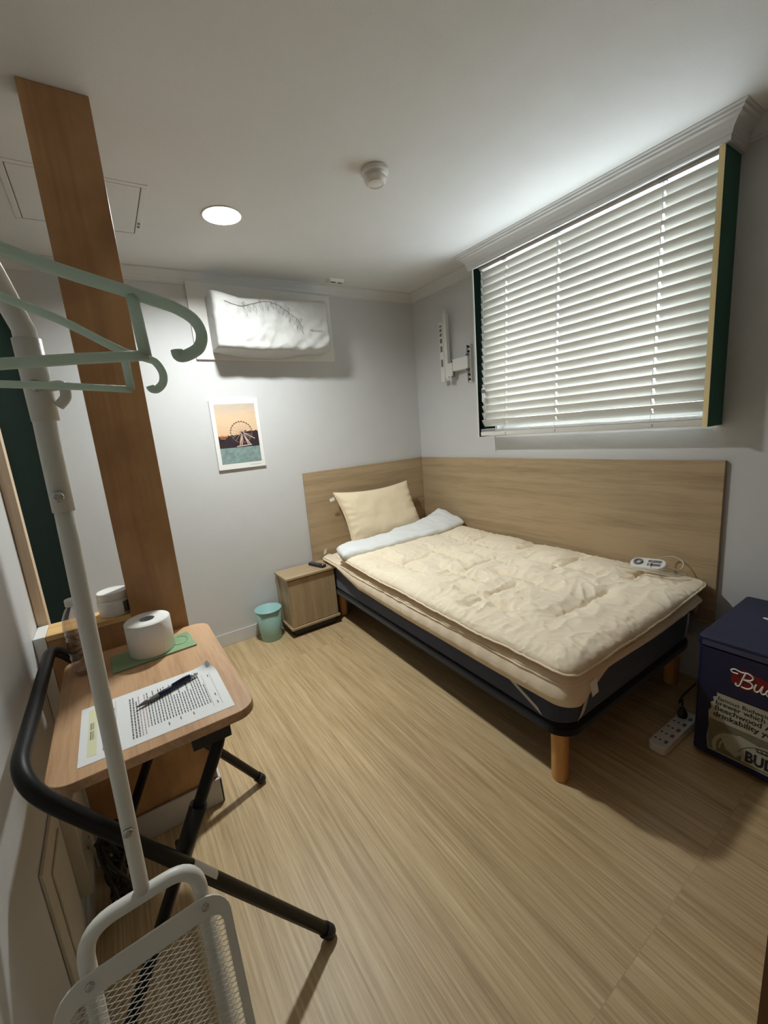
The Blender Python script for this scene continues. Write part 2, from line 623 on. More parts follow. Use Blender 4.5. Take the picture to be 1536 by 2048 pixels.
def text_bm(bm, s, size, org, right, up, lift=0.0, shear=0.0, bold=0.0, align='LEFT', squeeze=1.0):
    cu_ = bpy.data.curves.new('lettering', 'FONT')
    cu_.body = s
    cu_.size = size
    cu_.shear = shear
    cu_.offset = bold
    cu_.align_x = align
    cu_.resolution_u = 3
    o = bpy.data.objects.new('lettering', cu_)
    COL.objects.link(o)
    bpy.context.view_layer.update()
    me = bpy.data.meshes.new_from_object(o.evaluated_get(bpy.context.evaluated_depsgraph_get()))
    bpy.data.objects.remove(o)
    right, up, org = Vector(right).normalized(), Vector(up).normalized(), Vector(org)
    nrm = right.cross(up)
    vs = [bm.verts.new(org + right * v.co.x * squeeze + up * v.co.y + nrm * lift) for v in me.vertices]
    for p in me.polygons:
        try:
            bm.faces.new([vs[i] for i in p.vertices])
        except ValueError:
            pass
    bpy.data.meshes.remove(me)


def quad(bm, pts, mat=0):
    f = bm.faces.new([bm.verts.new(p) for p in pts])
    f.material_index = mat
    return f


def zc(x, y):
    return 2.29 + 0.02 * x + 0.006 * y


# ------------------------------------------------------------------ the room
XL, YF = -2.44, -3.5          # left wall, wall behind the viewer
bm = BM(); box(bm, XL - 0.15, 0.15, YF - 0.15, 0.15, -0.1, 0)
struct('floor', bm, 'floor', 'pale oak plank floor')
LX, LY, LR = -1.577, -0.716, 0.079       # the downlight's opening
bm = BM()


def slab(x0, x1, y0, y1):
    for v in box(bm, x0, x1, y0, y1, 0, 0.12):
        v.co.z += zc(v.co.x, v.co.y)


cx0, cx1, cy0, cy1 = XL - 0.15, 0.15, YF - 0.15, 0.15
slab(cx0, cx1, cy0, LY - 0.1); slab(cx0, cx1, LY + 0.1, cy1); slab(cx0, LX - 0.1, LY - 0.1, LY + 0.1); slab(LX + 0.1, cx1, LY - 0.1, LY + 0.1)
inner_, outer_ = [], []
for k in range(48):
    a = 2 * PI * k / 48
    ca, sa = math.cos(a), math.sin(a)
    m_ = 0.1 / max(abs(ca), abs(sa))
    for lst, r_ in ((inner_, LR), (outer_, m_)):
        x, y = LX + ca * r_, LY + sa * r_
        lst.append(bm.verts.new((x, y, zc(x, y))))
for k in range(48):
    bm.faces.new((inner_[k], inner_[(k + 1) % 48], outer_[(k + 1) % 48], outer_[k]))
cap_ = [bm.verts.new((v.co.x, v.co.y, v.co.z + 0.12)) for v in inner_]
for k in range(48):
    bm.faces.new((inner_[k], cap_[k], cap_[(k + 1) % 48], inner_[(k + 1) % 48]))
bm.faces.new(cap_)
struct('ceiling', bm, 'ceiling', 'flat pale grey ceiling')
bm = BM(); box(bm, XL - 0.15, 0.15, 0, 0.15, 0, 2.4)
struct('wall_back', bm, 'wall', 'pale grey wall behind the head of the bed')
bm = BM(); box(bm, XL - 0.15, XL, YF, 0, 0, 2.4)
struct('wall_left', bm, 'wall', 'pale grey wall at the left')
bm = BM(); box(bm, XL - 0.15, 0.15, YF - 0.15, YF, 0, 2.4)
struct('wall_front', bm, 'wall', 'pale grey wall behind the viewer')
WY0, WY1, WZ0, WZ1 = -1.98, -0.81, 1.235, 2.19
bm = BM()
box(bm, 0, 0.15, YF, WY0, 0, 2.4)
box(bm, 0, 0.15, WY1, 0, 0, 2.4)
box(bm, 0, 0.15, WY0, WY1, 0, WZ0)
box(bm, 0, 0.15, WY0, WY1, WZ1, 2.4)
struct('wall_right', bm, 'wall', 'pale grey wall with the window beside the bed')

# window in the wall
w = thing('window_1', 'window behind the white blind', 'window', (0.08, (WY0 + WY1) / 2, WZ0), kind='structure')
bm = BM()
for a in ((WY0, WY0 + 0.05, WZ0, WZ1), (WY1 - 0.05, WY1, WZ0, WZ1), (WY0 + 0.05, WY1 - 0.05, WZ0, WZ0 + 0.05), (WY0 + 0.05, WY1 - 0.05, WZ1 - 0.05, WZ1)):
    box(bm, 0.06, 0.11, a[0], a[1], a[2], a[3])
box(bm, 0.065, 0.105, -1.425, -1.365, WZ0 + 0.05, WZ1 - 0.05)
obj('window_frame', bm, 'white_plastic', w)
bm = BM(); box(bm, 0.082, 0.088, WY0 + 0.05, WY1 - 0.05, WZ0 + 0.05, WZ1 - 0.05)
obj('glass_pane', bm, 'glass', w)

# box framing around the window: green side boards with pale edges
for nm, y0, y1, em, lab in (('trim_1', -2.022, -2.004, 'cream_edge', 'green side board of the window box nearer the door'), ('trim_2', -0.792, -0.782, 'white_board', 'green side board of the window box nearer the corner')):
    t = thing(nm, lab, 'molding', (-0.07, (y0 + y1) / 2, 1.2), kind='structure')
    bm = BM(); box(bm, -0.148, 0.0, y0, y1, 1.2, 2.2)
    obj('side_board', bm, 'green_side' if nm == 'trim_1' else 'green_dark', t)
    bm = BM(); box(bm, -0.152, -0.148, y0, y1, 1.2, 2.2)
    obj('edge_strip', bm, em, t)


def crown_run(bm, pts, prof, inward):
    """pts: corner points (x, y) on the wall line, prof: (out, down) pairs; inward: unit normals per point."""
    rings = []
    for (x, y), (nx, ny) in zip(pts, inward):
        zt = zc(x, y)
        rings.append([bm.verts.new((x + nx * o, y + ny * o, zt - d)) for o, d in prof])
    for a, b in zip(rings[:-1], rings[1:]):
        for k in range(len(prof) - 1):
            bm.faces.new((a[k], a[k + 1], b[k + 1], b[k]))
    bm.faces.new(rings[0]); bm.faces.new(rings[-1][::-1])


CROWN = [(0.0, -0.02), (0.05, -0.02), (0.05, 0.008), (0.042, 0.012), (0.034, 0.02), (0.022, 0.034), (0.014, 0.05), (0.008, 0.054), (0.008, 0.062), (0.0, 0.062)]
bm = BM(); crown_run(bm, [(XL, 0), (0, 0)], CROWN, [(0, -1), (-1, -1)])
struct('trim_3', bm, 'crown', 'crown molding along the back wall')
bm = BM(); crown_run(bm, [(0, 0), (0, -0.75)], CROWN, [(-1, -1), (-1, 0)])
struct('trim_4', bm, 'crown', 'crown molding between the corner and the window pelmet')
bm = BM(); crown_run(bm, [(0, -2.04), (0, YF)], CROWN, [(-1, 0), (-1, 0)])
struct('trim_5', bm, 'crown', 'crown molding beyond the window pelmet')
bm = BM(); crown_run(bm, [(XL, YF), (XL, 0)], CROWN, [(1, 0), (1, -1)])
struct('trim_6', bm, 'crown', 'crown molding along the left wall')
# pelmet over the window
pel = thing('trim_7', 'boxed pelmet with crown molding over the window blind', 'molding', (-0.08, -1.4, 2.2), kind='structure')
PELX, PY0, PY1 = -0.155, -2.035, -0.755
PROF = [(0.0, -0.02), (0.062, -0.02), (0.062, 0.004), (0.055, 0.008), (0.052, 0.014), (0.045, 0.017), (0.042, 0.024), (0.030, 0.028), (0.016, 0.044), (0.010, 0.056), (0.008, 0.064), (0.004, 0.066), (0.004, 0.082), (0.0, 0.082)]
bm = BM()
crown_run(bm, [(0, PY1), (PELX, PY1), (PELX, PY0), (0, PY0)], PROF, [(0, 1), (-1, 1), (-1, -1), (0, -1)])
box(bm, PELX, PELX + 0.012, PY0, PY1, 2.192, 2.26)
box(bm, PELX + 0.012, 0, PY0, PY0 + 0.012, 2.192, 2.26)
box(bm, PELX + 0.012, 0, PY1 - 0.012, PY1, 2.192, 2.26)
obj('pelmet_molding', bm, 'crown', pel)
bm = BM(); box(bm, PELX + 0.012, -0.104, PY0 + 0.012, PY1 - 0.012, 2.201, 2.212)
obj('soffit_board', bm, plain('soffit_brown', s2l((112, 98, 84)), 0.6, var=0.1), pel)
# baseboard of the back wall
bm = BM(); box(bm, -2.39, -1.30, -0.008, 0, 0, 0.085)
struct('baseboard_back', bm, 'baseboard', 'low pale baseboard along the back wall', bevel=0.002)
bm = BM(); box(bm, XL, XL + 0.008, YF, -1.235, 0, 0.085)
struct('baseboard_left', bm, 'baseboard', 'low pale baseboard along the left wall', bevel=0.002)

# open door leaf at the right edge of the view
d = thing('door_1', 'brown wooden door leaf standing open at the right', 'door', (-1.0, -2.59, 0), kind='structure')
bm = BM(); box(bm, -1.376, -0.62, -2.615, -2.578, 0.006, 2.05)
obj('door_panel', bm, 'door_wood', d)
bm = BM(); box(bm, -1.382, -1.376, -2.615, -2.578, 0.006, 2.05)
obj('door_edge', bm, wood('door_edge_brown', s2l((72, 46, 26)), s2l((96, 64, 38)), 'Z', 60, 0.05), d)

# ------------------------------------------------------------------ pillar, ledge, green board
bm = BM(); box(bm, -2.195, -2.04, -1.225, -1.155, 0, 2.26)
for v in bm.verts:
    if v.co.z > 1: v.co.z = zc(v.co.x, v.co.y) - 0.001
tag(obj('wooden_pillar', bm, 'pillar', bevel=0.0015), 'tall reddish-brown wooden pillar from floor to ceiling behind the folding table', 'pillar')
lw = thing('ledge_wall', 'low brown wood-clad ledge joining the pillar to the left wall', 'ledge', (-2.31, -1.19, 0))
bm = BM(); box(bm, -2.41, -2.196, -1.223, -1.125, 0, 0.78)
obj('ledge_body', bm, 'pillar', lw)
bm = BM(); box(bm, -2.41, -2.196, -1.227, -1.12, 0.78, 0.797)
obj('ledge_top', bm, 'ledge_top', lw, 0.002)
bm = BM(); box(bm, XL + 0.001, -2.411, -1.227, -1.12, 0, 0.797)
obj('end_post', bm, 'white_board', lw, 0.002)
bm = BM(); box(bm, -2.43, -2.03, -1.238, -1.228, 0, 0.1); box(bm, -2.039, -2.03, -1.238, -1.16, 0, 0.1)
tag(obj('skirting_strip', bm, 'baseboard', bevel=0.003), 'white vinyl skirting strip around the foot of the brown pillar and ledge', 'skirting')
gp = thing('green_shutter', 'dark green board framed in pale wood on the left wall past the ledge', 'shutter', (-2.43, -0.6, 0.62))
bm = BM(); box(bm, -2.438, -2.428, -1.075, -0.05, 0.62, 2.2)
obj('board', bm, 'green_dark', gp)
for y0, y1 in ((-1.115, -1.075), (-0.05, -0.004)):
    bm = BM(); box(bm, -2.439, -2.412, y0, y1, 0.62, 2.2)
    obj('frame_stile', bm, 'pale_trim', gp, 0.002)

# ------------------------------------------------------------------ ceiling fittings
lz = zc(LX, LY)
dl = thing('downlight', 'lit round white downlight recessed in the ceiling', 'ceiling light', (LX, LY, lz - 0.004))
bm = BM()
ringp = [(0.0785, 0.03), (0.0785, -0.001), (0.085, -0.001), (0.084, -0.003), (0.077, -0.0036), (0.0755, 0.0), (0.073, 0.022), (0.073, 0.03)]
lathe(bm, [(r_, lz + h_) for r_, h_ in ringp], LX, LY, 48)
for v in bm.verts: v.co.z += zc(v.co.x, v.co.y) - lz
obj('trim_ring', bm, 'white_plastic', dl)
bm = BM(); lathe(bm, [(0.0735, lz + 0.025), (0.03, lz + 0.0235), (0, lz + 0.023)], LX, LY, 48)
obj('diffuser', bm, 'lamp', dl)

SX, SY = -1.143, -1.256
sz = zc(SX, SY)
sd = thing('smoke_detector', 'round white smoke detector in the middle of the ceiling', 'smoke detector', (SX, SY, sz - 0.05))
bm = BM(); lathe(bm, [(0, sz), (0.052, sz), (0.052, sz - 0.014), (0.048, sz - 0.018), (0.04, sz - 0.018)], SX, SY, 40)
obj('mounting_base', bm, 'white_plastic', sd)
bm = BM(); lathe(bm, [(0.044, sz - 0.016), (0.044, sz - 0.022), (0.036, sz - 0.024), (0.036, sz - 0.03), (0.043, sz - 0.032), (0.041, sz - 0.042), (0.03, sz - 0.049), (0, sz - 0.051)], SX, SY, 40)
obj('sensor_head', bm, 'white_plastic', sd)
bm = BM(); lathe(bm, [(0.034, sz - 0.0485), (0.03, sz - 0.052), (0.028, sz - 0.0505)], SX, SY, 30)
obj('sensor_ring', bm, 'white_plastic', sd)

fx, fy = -0.735, -0.14
fz = zc(fx, fy)
fd = thing('ceiling_fixture', 'small white ceiling box with two dark slots above the covered air conditioner', 'ceiling fixture', (fx, fy, fz - 0.03))
bm = BM(); prism(bm, rrect(fx - 0.06, fx + 0.06, fy - 0.03, fy + 0.03, 0.014), 0, 1, lambda a, b, h: (a if h == 0 else fx + (a - fx) * 0.86, b if h == 0 else fy + (b - fy) * 0.8, fz - 0.022 * h + 0.0005))
obj('housing', bm, 'white_plastic', fd)
bm = BM()
for s in (-0.024, 0.024):
    box(bm, fx + s - 0.016, fx + s + 0.016, fy - 0.025, fy - 0.012, fz - 0.0232, fz - 0.019)
obj('slot', bm, 'grey_plastic', fd)

hx0, hx1, hy0, hy1 = -2.30, -1.868, -0.838, -0.404
ht = thing('ceiling_hatch', 'square white access hatch in the ceiling behind the brown pillar', 'hatch', (-2.08, -0.62, zc(-2.08, -0.62)))
bm = BM()
for a in ((hx0, hx1, hy0, hy0 + 0.02), (hx0, hx1, hy1 - 0.02, hy1), (hx0, hx0 + 0.02, hy0 + 0.02, hy1 - 0.02), (hx1 - 0.02, hx1, hy0 + 0.02, hy1 - 0.02)):
    box(bm, *a, -0.0025, 0.002)
for v in bm.verts: v.co.z += zc(v.co.x, v.co.y)
obj('hatch_frame', bm, 'ceiling', ht, 0.0015)
bm = BM(); box(bm, hx0 + 0.0235, hx1 - 0.0235, hy0 + 0.0235, hy1 - 0.0235, -0.0018, 0.002)
for v in bm.verts: v.co.z += zc(v.co.x, v.co.y)
obj('hatch_panel', bm, 'ceiling', ht, 0.001)
bm = BM()
for a in ((hx0 + 0.02, hx1 - 0.02, hy0 + 0.02, hy0 + 0.0235), (hx0 + 0.02, hx1 - 0.02, hy1 - 0.0235, hy1 - 0.02), (hx0 + 0.02, hx0 + 0.0235, hy0 + 0.0235, hy1 - 0.0235), (hx1 - 0.0235, hx1 - 0.02, hy0 + 0.0235, hy1 - 0.0235)):
    box(bm, *a, -0.0006, 0.002)
for v in bm.verts: v.co.z += zc(v.co.x, v.co.y)
obj('gap_seal', bm, 'thread', ht)
bm = BM()
for s in (0, 0.03):
    cyl(bm, (hx1 - 0.011, -0.5 - s, zc(hx1, -0.5) - 0.0075), (hx1 - 0.011, -0.5 - s, zc(hx1, -0.5) - 0.004), 0.005, 12)
obj('latch', bm, 'grey_plastic', ht)

# ------------------------------------------------------------------ venetian blind
BY0, BY1 = -2.001, -0.797
vb = thing('venetian_blind', 'closed white slatted blind hanging in the window beside the bed', 'blind', (-0.08, -1.4, 1.2))
bm = BM()
box(bm, -0.102, -0.05, BY0, BY1, 2.188, 2.192)
box(bm, -0.102, -0.098, BY0, BY1, 2.192, 2.215)
box(bm, -0.054, -0.05, BY0, BY1, 2.192, 2.215)
obj('headrail', bm, 'slat', vb)
CORDS = (-0.985, -1.32, -1.80)
NS, PITCH, ZT = 21, 0.0436, 2.155
tilt = math.radians(57)
sx0 = -0.078


def lean(z):                              # the blind hangs out a little at its foot
    return 0.036 * (2.19 - z) / 0.98


for i in range(NS):
    zc_ = ZT - i * PITCH
    bm = BM()
    npt = 7
    top, bot = [], []
    for k in range(npt):
        s = -0.025 + 0.05 * k / (npt - 1)          # towards the room and down for negative s
        bow = 0.003 * (1 - (s / 0.025) ** 2)
        ux, uz = math.cos(tilt), math.sin(tilt)
        px, pz = sx0 - lean(zc_) - s * ux - bow * uz, zc_ + s * uz - bow * ux
        top.append((px - 0.0011 * uz, pz - 0.0011 * ux))
        bot.append((px + 0.0011 * uz, pz + 0.0011 * ux))
    jit = random.uniform(-0.002, 0.002)
    ys = [BY0 + jit]
    for yy in sorted(CORDS):
        ys += [yy - 0.0045, yy + 0.0045]
    ys.append(BY1 + jit * 0.5)
    gv = [[[bm.verts.new((p[0], y, p[1])) for p in row] for y in ys] for row in (top, bot)]
    for q in range(len(ys) - 1):
        for k in range(npt - 1):
            if q % 2 == 1 and k in (1, 2, 3): continue
            bm.faces.new((gv[0][q][k], gv[0][q + 1][k], gv[0][q + 1][k + 1], gv[0][q][k + 1]))
            bm.faces.new((gv[1][q][k], gv[1][q][k + 1], gv[1][q + 1][k + 1], gv[1][q + 1][k]))
        for k in (0, npt - 1):
            bm.faces.new((gv[0][q][k], gv[1][q][k], gv[1][q + 1][k], gv[0][q + 1][k]))
    for q in (0, len(ys) - 1):
        for k in range(npt - 1):
            bm.faces.new((gv[0][q][k], gv[0][q][k + 1], gv[1][q][k + 1], gv[1][q][k]))
    obj('slat', bm, 'slat', vb)
bm = BM()
for k in range(3):
    box(bm, -0.138, -0.088, BY0, BY1, 1.232 + 0.006 * k, 1.2345 + 0.006 * k)
obj('stacked_slats', bm, 'slat', vb)
bm = BM(); box(bm, -0.141, -0.087, BY0 - 0.004, BY1 + 0.002, 1.205, 1.23)
obj('bottom_rail', bm, 'white_board', vb, 0.003)
for yy in CORDS:
    bm = BM()
    for off in (-0.0975, -0.058):
        tube(bm, [(off, yy, 2.19), (off - lean(1.21), yy, 1.21)], 0.0009, 5)
    obj('ladder_cord', bm, 'white_plastic', vb)
    bm = BM(); box(bm, -0.108, -0.09, yy - 0.014, yy + 0.014, 2.1855, 2.1885)
    obj('cord_clip', bm, 'grey_plastic', vb)
    bm = BM(); box(bm, -0.145, -0.134, yy - 0.012, yy + 0.012, 1.212, 1.223)
    obj('cord_button', bm, 'white_plastic', vb)
bm = BM()
tube(bm, catmull([(-0.128, -0.835, 2.19), (-0.13, -0.83, 1.9), (-0.135, -0.832, 1.6), (-0.138, -0.828, 1.50)], 6), 0.0013, 6)
tube(bm, catmull([(-0.128, -0.841, 2.19), (-0.13, -0.84, 1.9), (-0.135, -0.84, 1.6), (-0.138, -0.832, 1.50)], 6), 0.0013, 6)
tube(bm, catmull([(-0.138, -0.828, 1.46), (-0.14, -0.83, 1.40), (-0.15, -0.838, 1.33), (-0.142, -0.828, 1.30), (-0.14, -0.845, 1.36), (-0.138, -0.83, 1.45)], 8), 0.0014, 6)
obj('pull_cord', bm, 'white_plastic', vb)
bm = BM(); box(bm, -0.146, -0.132, -0.838, -0.820, 1.415, 1.50)
obj('cord_joiner', bm, 'white_plastic', vb, 0.003)
bm = BM(); box(bm, -0.1465, -0.1315, -0.8385, -0.8195, 1.47, 1.49)
obj('joiner_band', bm, 'grey_plastic', vb)

# ------------------------------------------------------------------ TV wall bracket without a screen
tb = thing('wall_bracket', 'off-white empty swing-arm screen bracket on the wall left of the window', 'bracket', (-0.02, -0.5, 1.55))
bm = BM(); box(bm, -0.012, 0, -0.625, -0.585, 1.565, 1.81); box(bm, -0.03, -0.012, -0.625, -0.62, 1.565, 1.81); box(bm, -0.03, -0.012, -0.59, -0.585, 1.565, 1.81)
obj('wall_plate', bm, 'white_board', tb, 0.002)
for z in (1.585, 1.615, 1.765, 1.795):
    bm = BM(); cyl(bm, (-0.012, -0.605, z), (-0.034, -0.605, z), 0.007, 10)
    obj('bolt', bm, 'black_plastic', tb)
bm = BM(); box(bm, -0.055, -0.02, -0.62, -0.47, 1.655, 1.735); box(bm, -0.06, -0.03, -0.475, -0.425, 1.625, 1.715)
obj('swing_arm', bm, 'white_board', tb, 0.003)
bm = BM()
cyl(bm, (-0.04, -0.607, 1.64), (-0.04, -0.607, 1.75), 0.012, 14)
obj('hinge_pin', bm, 'grey_plastic', tb)
bm = BM(); cyl(bm, (-0.045, -0.47, 1.62), (-0.045, -0.47, 1.73), 0.012, 14)
obj('hinge_pin', bm, 'grey_plastic', tb)
bm = BM()
box(bm, -0.058, -0.03, -0.43, -0.40, 1.62, 2.05); box(bm, -0.064, -0.056, -0.40, -0.362, 1.60, 2.0)
box(bm, -0.05, -0.036, -0.424, -0.408, 2.05, 2.075)
obj('screen_rail', bm, 'white_board', tb, 0.002)
for z, h in ((1.965, .014), (1.935, .02), (1.905, .02), (1.86, .03), (1.80, .04), (1.70, .05)):
    bm = BM(); box(bm, -0.0655, -0.063, -0.392, -0.372, z, z + h)
    obj('rail_slot', bm, 'grey_plastic', tb)
for p_, q_, r_ in (((-0.05, -0.425, 1.598), (-0.05, -0.425, 1.62), 0.014), ((-0.05, -0.45, 1.59), (-0.05, -0.45, 1.625), 0.009), ((-0.066, -0.385, 1.645), (-0.062, -0.385, 1.645), 0.008)):
    bm = BM(); cyl(bm, p_, q_, r_, 14)
    obj('tilt_knob', bm, 'white_board', tb)

# ------------------------------------------------------------------ back wall: board, covered air conditioner, print
bm = BM(); box(bm, -1.63, -0.726, -0.016, -0.0005, 1.79, 2.215)
tag(obj('backing_board', bm, 'white_board', bevel=0.002), 'white rectangular board fixed to the wall behind the covered air conditioner', 'board')

ac = thing('air_conditioner', 'wall air conditioner wrapped in a white cloth cover with a sprig of leaves', 'air conditioner', (-1.24, -0.1, 1.82))
bm = BM(); box(bm, -1.53, -0.92, -0.13, -0.017, 1.88, 2.07)
obj('unit_body', bm, 'white_plastic', ac, 0.01)
AX0, AX1, AZ0, AZ1, AD = -1.535, -0.835, 1.83, 2.112, 0.175


def ac_pt(u, v, w_):
    """u along the wall, v up, w outwards 0..1"""
    sag = 0.030 * math.sin(PI * min(1, u * 1.15)) * (1 if v < 0.5 else -0.35)
    x = AX0 + (AX1 - AX0) * u
    z = AZ0 + (AZ1 - AZ0) * v
    if v > 0.5: z += 0.022 * max(0, 1 - u / 0.22) * (2 * v - 1)
    if v < 0.5: z -= sag * (1 - 2 * v) * 1.1 * (0.3 + 0.7 * (1 - w_) )
    else: z += (sag + 0.02 * (u - 0.25)) * (2 * v - 1)
    return x, -0.0175 - AD * w_, z


bm = BM()
NU, NV, NW = 56, 26, 10
cache = {}


def acv(i, j, k):
    key = (i, j, k)
    if key not in cache:
        u, v, w_ = i / NU, j / NV, k / NW
        x, y, z = ac_pt(u, v, w_)
        # soften the box
        du, dv, dw = min(u, 1 - u) * 0.70, min(v, 1 - v) * 0.30, (1 - w_) * AD
        r = 0.022
        if k > 0:
            cut = max(0, r - dv)
            y += cut * cut / r * 0.7 * w_ * 1.4
            cut = max(0, r - du)
            y += cut * cut / r * 0.7 * w_
        p = Vector((x * 7, y * 7, z * 7))
        wr = noise.noise(p) * 0.012 + noise.noise(p * 2.7 + Vector((3, 1, 7))) * 0.007 + 0.007 * ((1 - abs(noise.noise(p * 2.2 + Vector((8, 2, 5))))) ** 3 - 0.3)
        # gathered diagonal folds at the lower right
        g = max(0, u - 0.55) * 2.2 * max(0, 0.75 - v)
        wr += 0.011 * g * math.sin((u * 9 - v * 4.5) * 2 * PI * 0.8)
        # pressed fold lines
        for uu in (0.18, 0.36, 0.60):
            wr += 0.003 * math.exp(-((u - uu) / 0.008) ** 2)
        wr += 0.003 * math.exp(-((v - 0.56 + 0.06 * math.sin(u * 7)) / 0.02) ** 2)
        if k == NW: y -= wr
        elif k > 1:
            z += wr * 0.5 * (1 if j == NV else -1 if j == 0 else 0)
        cache[key] = bm.verts.new((x, y, z))
    return cache[key]


for i in range(NU):
    for j in range(NV):
        bm.faces.new((acv(i, j, NW), acv(i + 1, j, NW), acv(i + 1, j + 1, NW), acv(i, j + 1, NW)))
for k in range(NW):
    for i in range(NU):
        bm.faces.new((acv(i, 0, k), acv(i + 1, 0, k), acv(i + 1, 0, k + 1), acv(i, 0, k + 1)))
        bm.faces.new((acv(i, NV, k), acv(i, NV, k + 1), acv(i + 1, NV, k + 1), acv(i + 1, NV, k)))
    for j in range(NV):
        bm.faces.new((acv(0, j, k), acv(0, j, k + 1), acv(0, j + 1, k + 1), acv(0, j + 1, k)))
        bm.faces.new((acv(NU, j, k), acv(NU, j + 1, k), acv(NU, j + 1, k + 1), acv(NU, j, k + 1)))
FRONT = {}
for (i, j, k), v in cache.items():
    if k == NW: FRONT[(i, j)] = v.co.copy()
cover = obj('cloth_cover', bm, 'cover_cloth', ac, smooth=True)


def on_cover(u, v, lift=0.0025):
    fi, fj = max(0, min(NU - 1e-6, u * NU)), max(0, min(NV - 1e-6, v * NV))
    i, j = int(fi), int(fj)
    a, b = fi - i, fj - j
    p = (FRONT[(i, j)] * (1 - a) * (1 - b) + FRONT[(i + 1, j)] * a * (1 - b) + FRONT[(i, j + 1)] * (1 - a) * b + FRONT[(i + 1, j + 1)] * a * b)
    return p + Vector((0, -lift, 0))


bm = BM()
stem = [(0.08, 0.83), (0.2, 0.80), (0.3, 0.86), (0.42, 0.93), (0.52, 0.88), (0.60, 0.76), (0.68, 0.62), (0.735, 0.44)]
stem = [(p.x, p.y) for p in catmull([(a, b, 0) for a, b in stem], 7)]
tube(bm, [on_cover(a, b) for a, b in stem], 0.0011, 5)
for n_, t in enumerate(range(9, len(stem) - 4, 3)):
    a, b = stem[t]
    for sgn in ((-1,) if n_ % 3 else (-1, 1)):
        ang = random.uniform(0.9, 1.5) * sgn + (0.1 if sgn > 0 else -0.2)
        ln = random.uniform(0.15, 0.23) if sgn < 0 else 0.10
        ex, ey = a + math.cos(ang) * ln * 0.32, b + math.sin(ang) * ln
        mx_, my_ = (a + ex) / 2, (b + ey) / 2
        wx = 0.011
        tube(bm, [on_cover(a, b), on_cover(mx_ - wx, my_), on_cover(ex, ey), on_cover(mx_ + wx, my_), on_cover(a + 0.002, b)], 0.0008, 4)
obj('leaf_embroidery', bm, 'thread', cover)
bm = BM()
pts = []
for k in range(60):
    t = k / 59
    pts.append(on_cover(0.80 + 0.12 * t + 0.006 * math.cos(t * 44), 0.40 + 0.02 * math.sin(t * 44) * (1.4 if k in range(8, 14) or k > 50 else 0.8) - 0.01 * t))
tube(bm, pts, 0.0007, 4)
obj('script_embroidery', bm, 'thread', cover)

# framed print
PX0, PX1, PZ0, PZ1 = -1.605, -1.311, 1.135, 1.556
pr = thing('wall_print', 'white-bordered print of a big wheel by the water on the back wall', 'print', (-1.458, -0.006, PZ0))
bm = BM(); box(bm, PX0, PX1, -0.014, -0.0005, PZ0, PZ1)
obj('print_board', bm, 'print_white', pr, 0.001)


def ip(a, b, lift):                     # picture coordinates 0..1 -> the board
    return (PX0 + 0.024 + (PX1 - PX0 - 0.048) * a, -0.014 - lift, PZ0 + 0.034 + (PZ1 - PZ0 - 0.058) * b)


def pic(name, polys, mat, lift):
    bm_ = BM()
    for poly in polys:
        quad(bm_, [ip(a, b, lift) for a, b in poly])
    return obj(name, bm_, mat, pr)


ms, N_, L_, P_ = new_mat('sunset_print')
tc_ = N_.new('ShaderNodeTexCoord'); sp_ = N_.new('ShaderNodeSeparateXYZ'); L_.new(tc_.outputs['Object'], sp_.inputs[0])
nz_ = N_.new('ShaderNodeTexNoise'); nz_.inputs['Scale'].default_value = 14; nz_.inputs['Detail'].default_value = 4
mp_ = N_.new('ShaderNodeMapping'); mp_.inputs['Scale'].default_value = (1, 1, 3); L_.new(tc_.outputs['Object'], mp_.inputs[0]); L_.new(mp_.outputs[0], nz_.inputs['Vector'])
ma_ = N_.new('ShaderNodeMath'); ma_.operation = 'MULTIPLY_ADD'; ma_.inputs[1].default_value = 0.10; L_.new(nz_.outputs['Fac'], ma_.inputs[0]); L_.new(sp_.outputs['Z'], ma_.inputs[2])
rp_ = N_.new('ShaderNodeValToRGB'); cr_ = rp_.color_ramp
cr_.elements[0].position = 0.20; cr_.elements[0].color = s2l((222, 184, 148)) + (1,)
cr_.elements[1].position = 0.46; cr_.elements[1].color = s2l((192, 180, 170)) + (1,)
e_ = cr_.elements.new(0.36); e_.color = s2l((222, 194, 162)) + (1,)
L_.new(ma_.outputs[0], rp_.inputs[0]); L_.new(rp_.outputs[0], P_.inputs['Base Color']); P_.inputs['Roughness'].default_value = 0.5
pic('sky', [[(0, 0.4), (1, 0.4), (1, 1), (0, 1)]], ms, 0.0004)
pic('water', [[(0, 0), (1, 0), (1, 0.27), (0, 0.27)]], plain('water_print', s2l((126, 148, 146)), 0.5, var=0.22, vscale=55), 0.0004)
sky_line = [(0, 0.27), (1, 0.27), (1, 0.52), (0.96, 0.545), (0.9, 0.53), (0.8, 0.545), (0.74, 0.53), (0.68, 0.55), (0.62, 0.52), (0.56, 0.50), (0.5, 0.475), (0.46, 0.49), (0.38, 0.47), (0.34, 0.485), (0.3, 0.47), (0.22, 0.48), (0.18, 0.47), (0.1, 0.485), (0.06, 0.47), (0, 0.475)]
pic('skyline', [sky_line], plain('skyline_print', s2l((46, 34, 40)), 0.5, var=0.4, vscale=70), 0.0007)
pic('lit_roofs', [[(0.02, 0.455), (0.22, 0.45), (0.24, 0.478), (0.16, 0.472), (0.1, 0.485), (0.02, 0.474)], [(0.03, 0.43), (0.16, 0.42), (0.2, 0.435), (0.05, 0.44)]], plain('lit_roof_print', s2l((196, 122, 74)), 0.5, var=0.3, vscale=120), 0.0009)
wheel, gond, spk = [], [], []
wc, wr_ = (0.58, 0.52), 0.27
asp = (PX1 - PX0 - 0.048) / (PZ1 - PZ0 - 0.058)
NW_ = 40
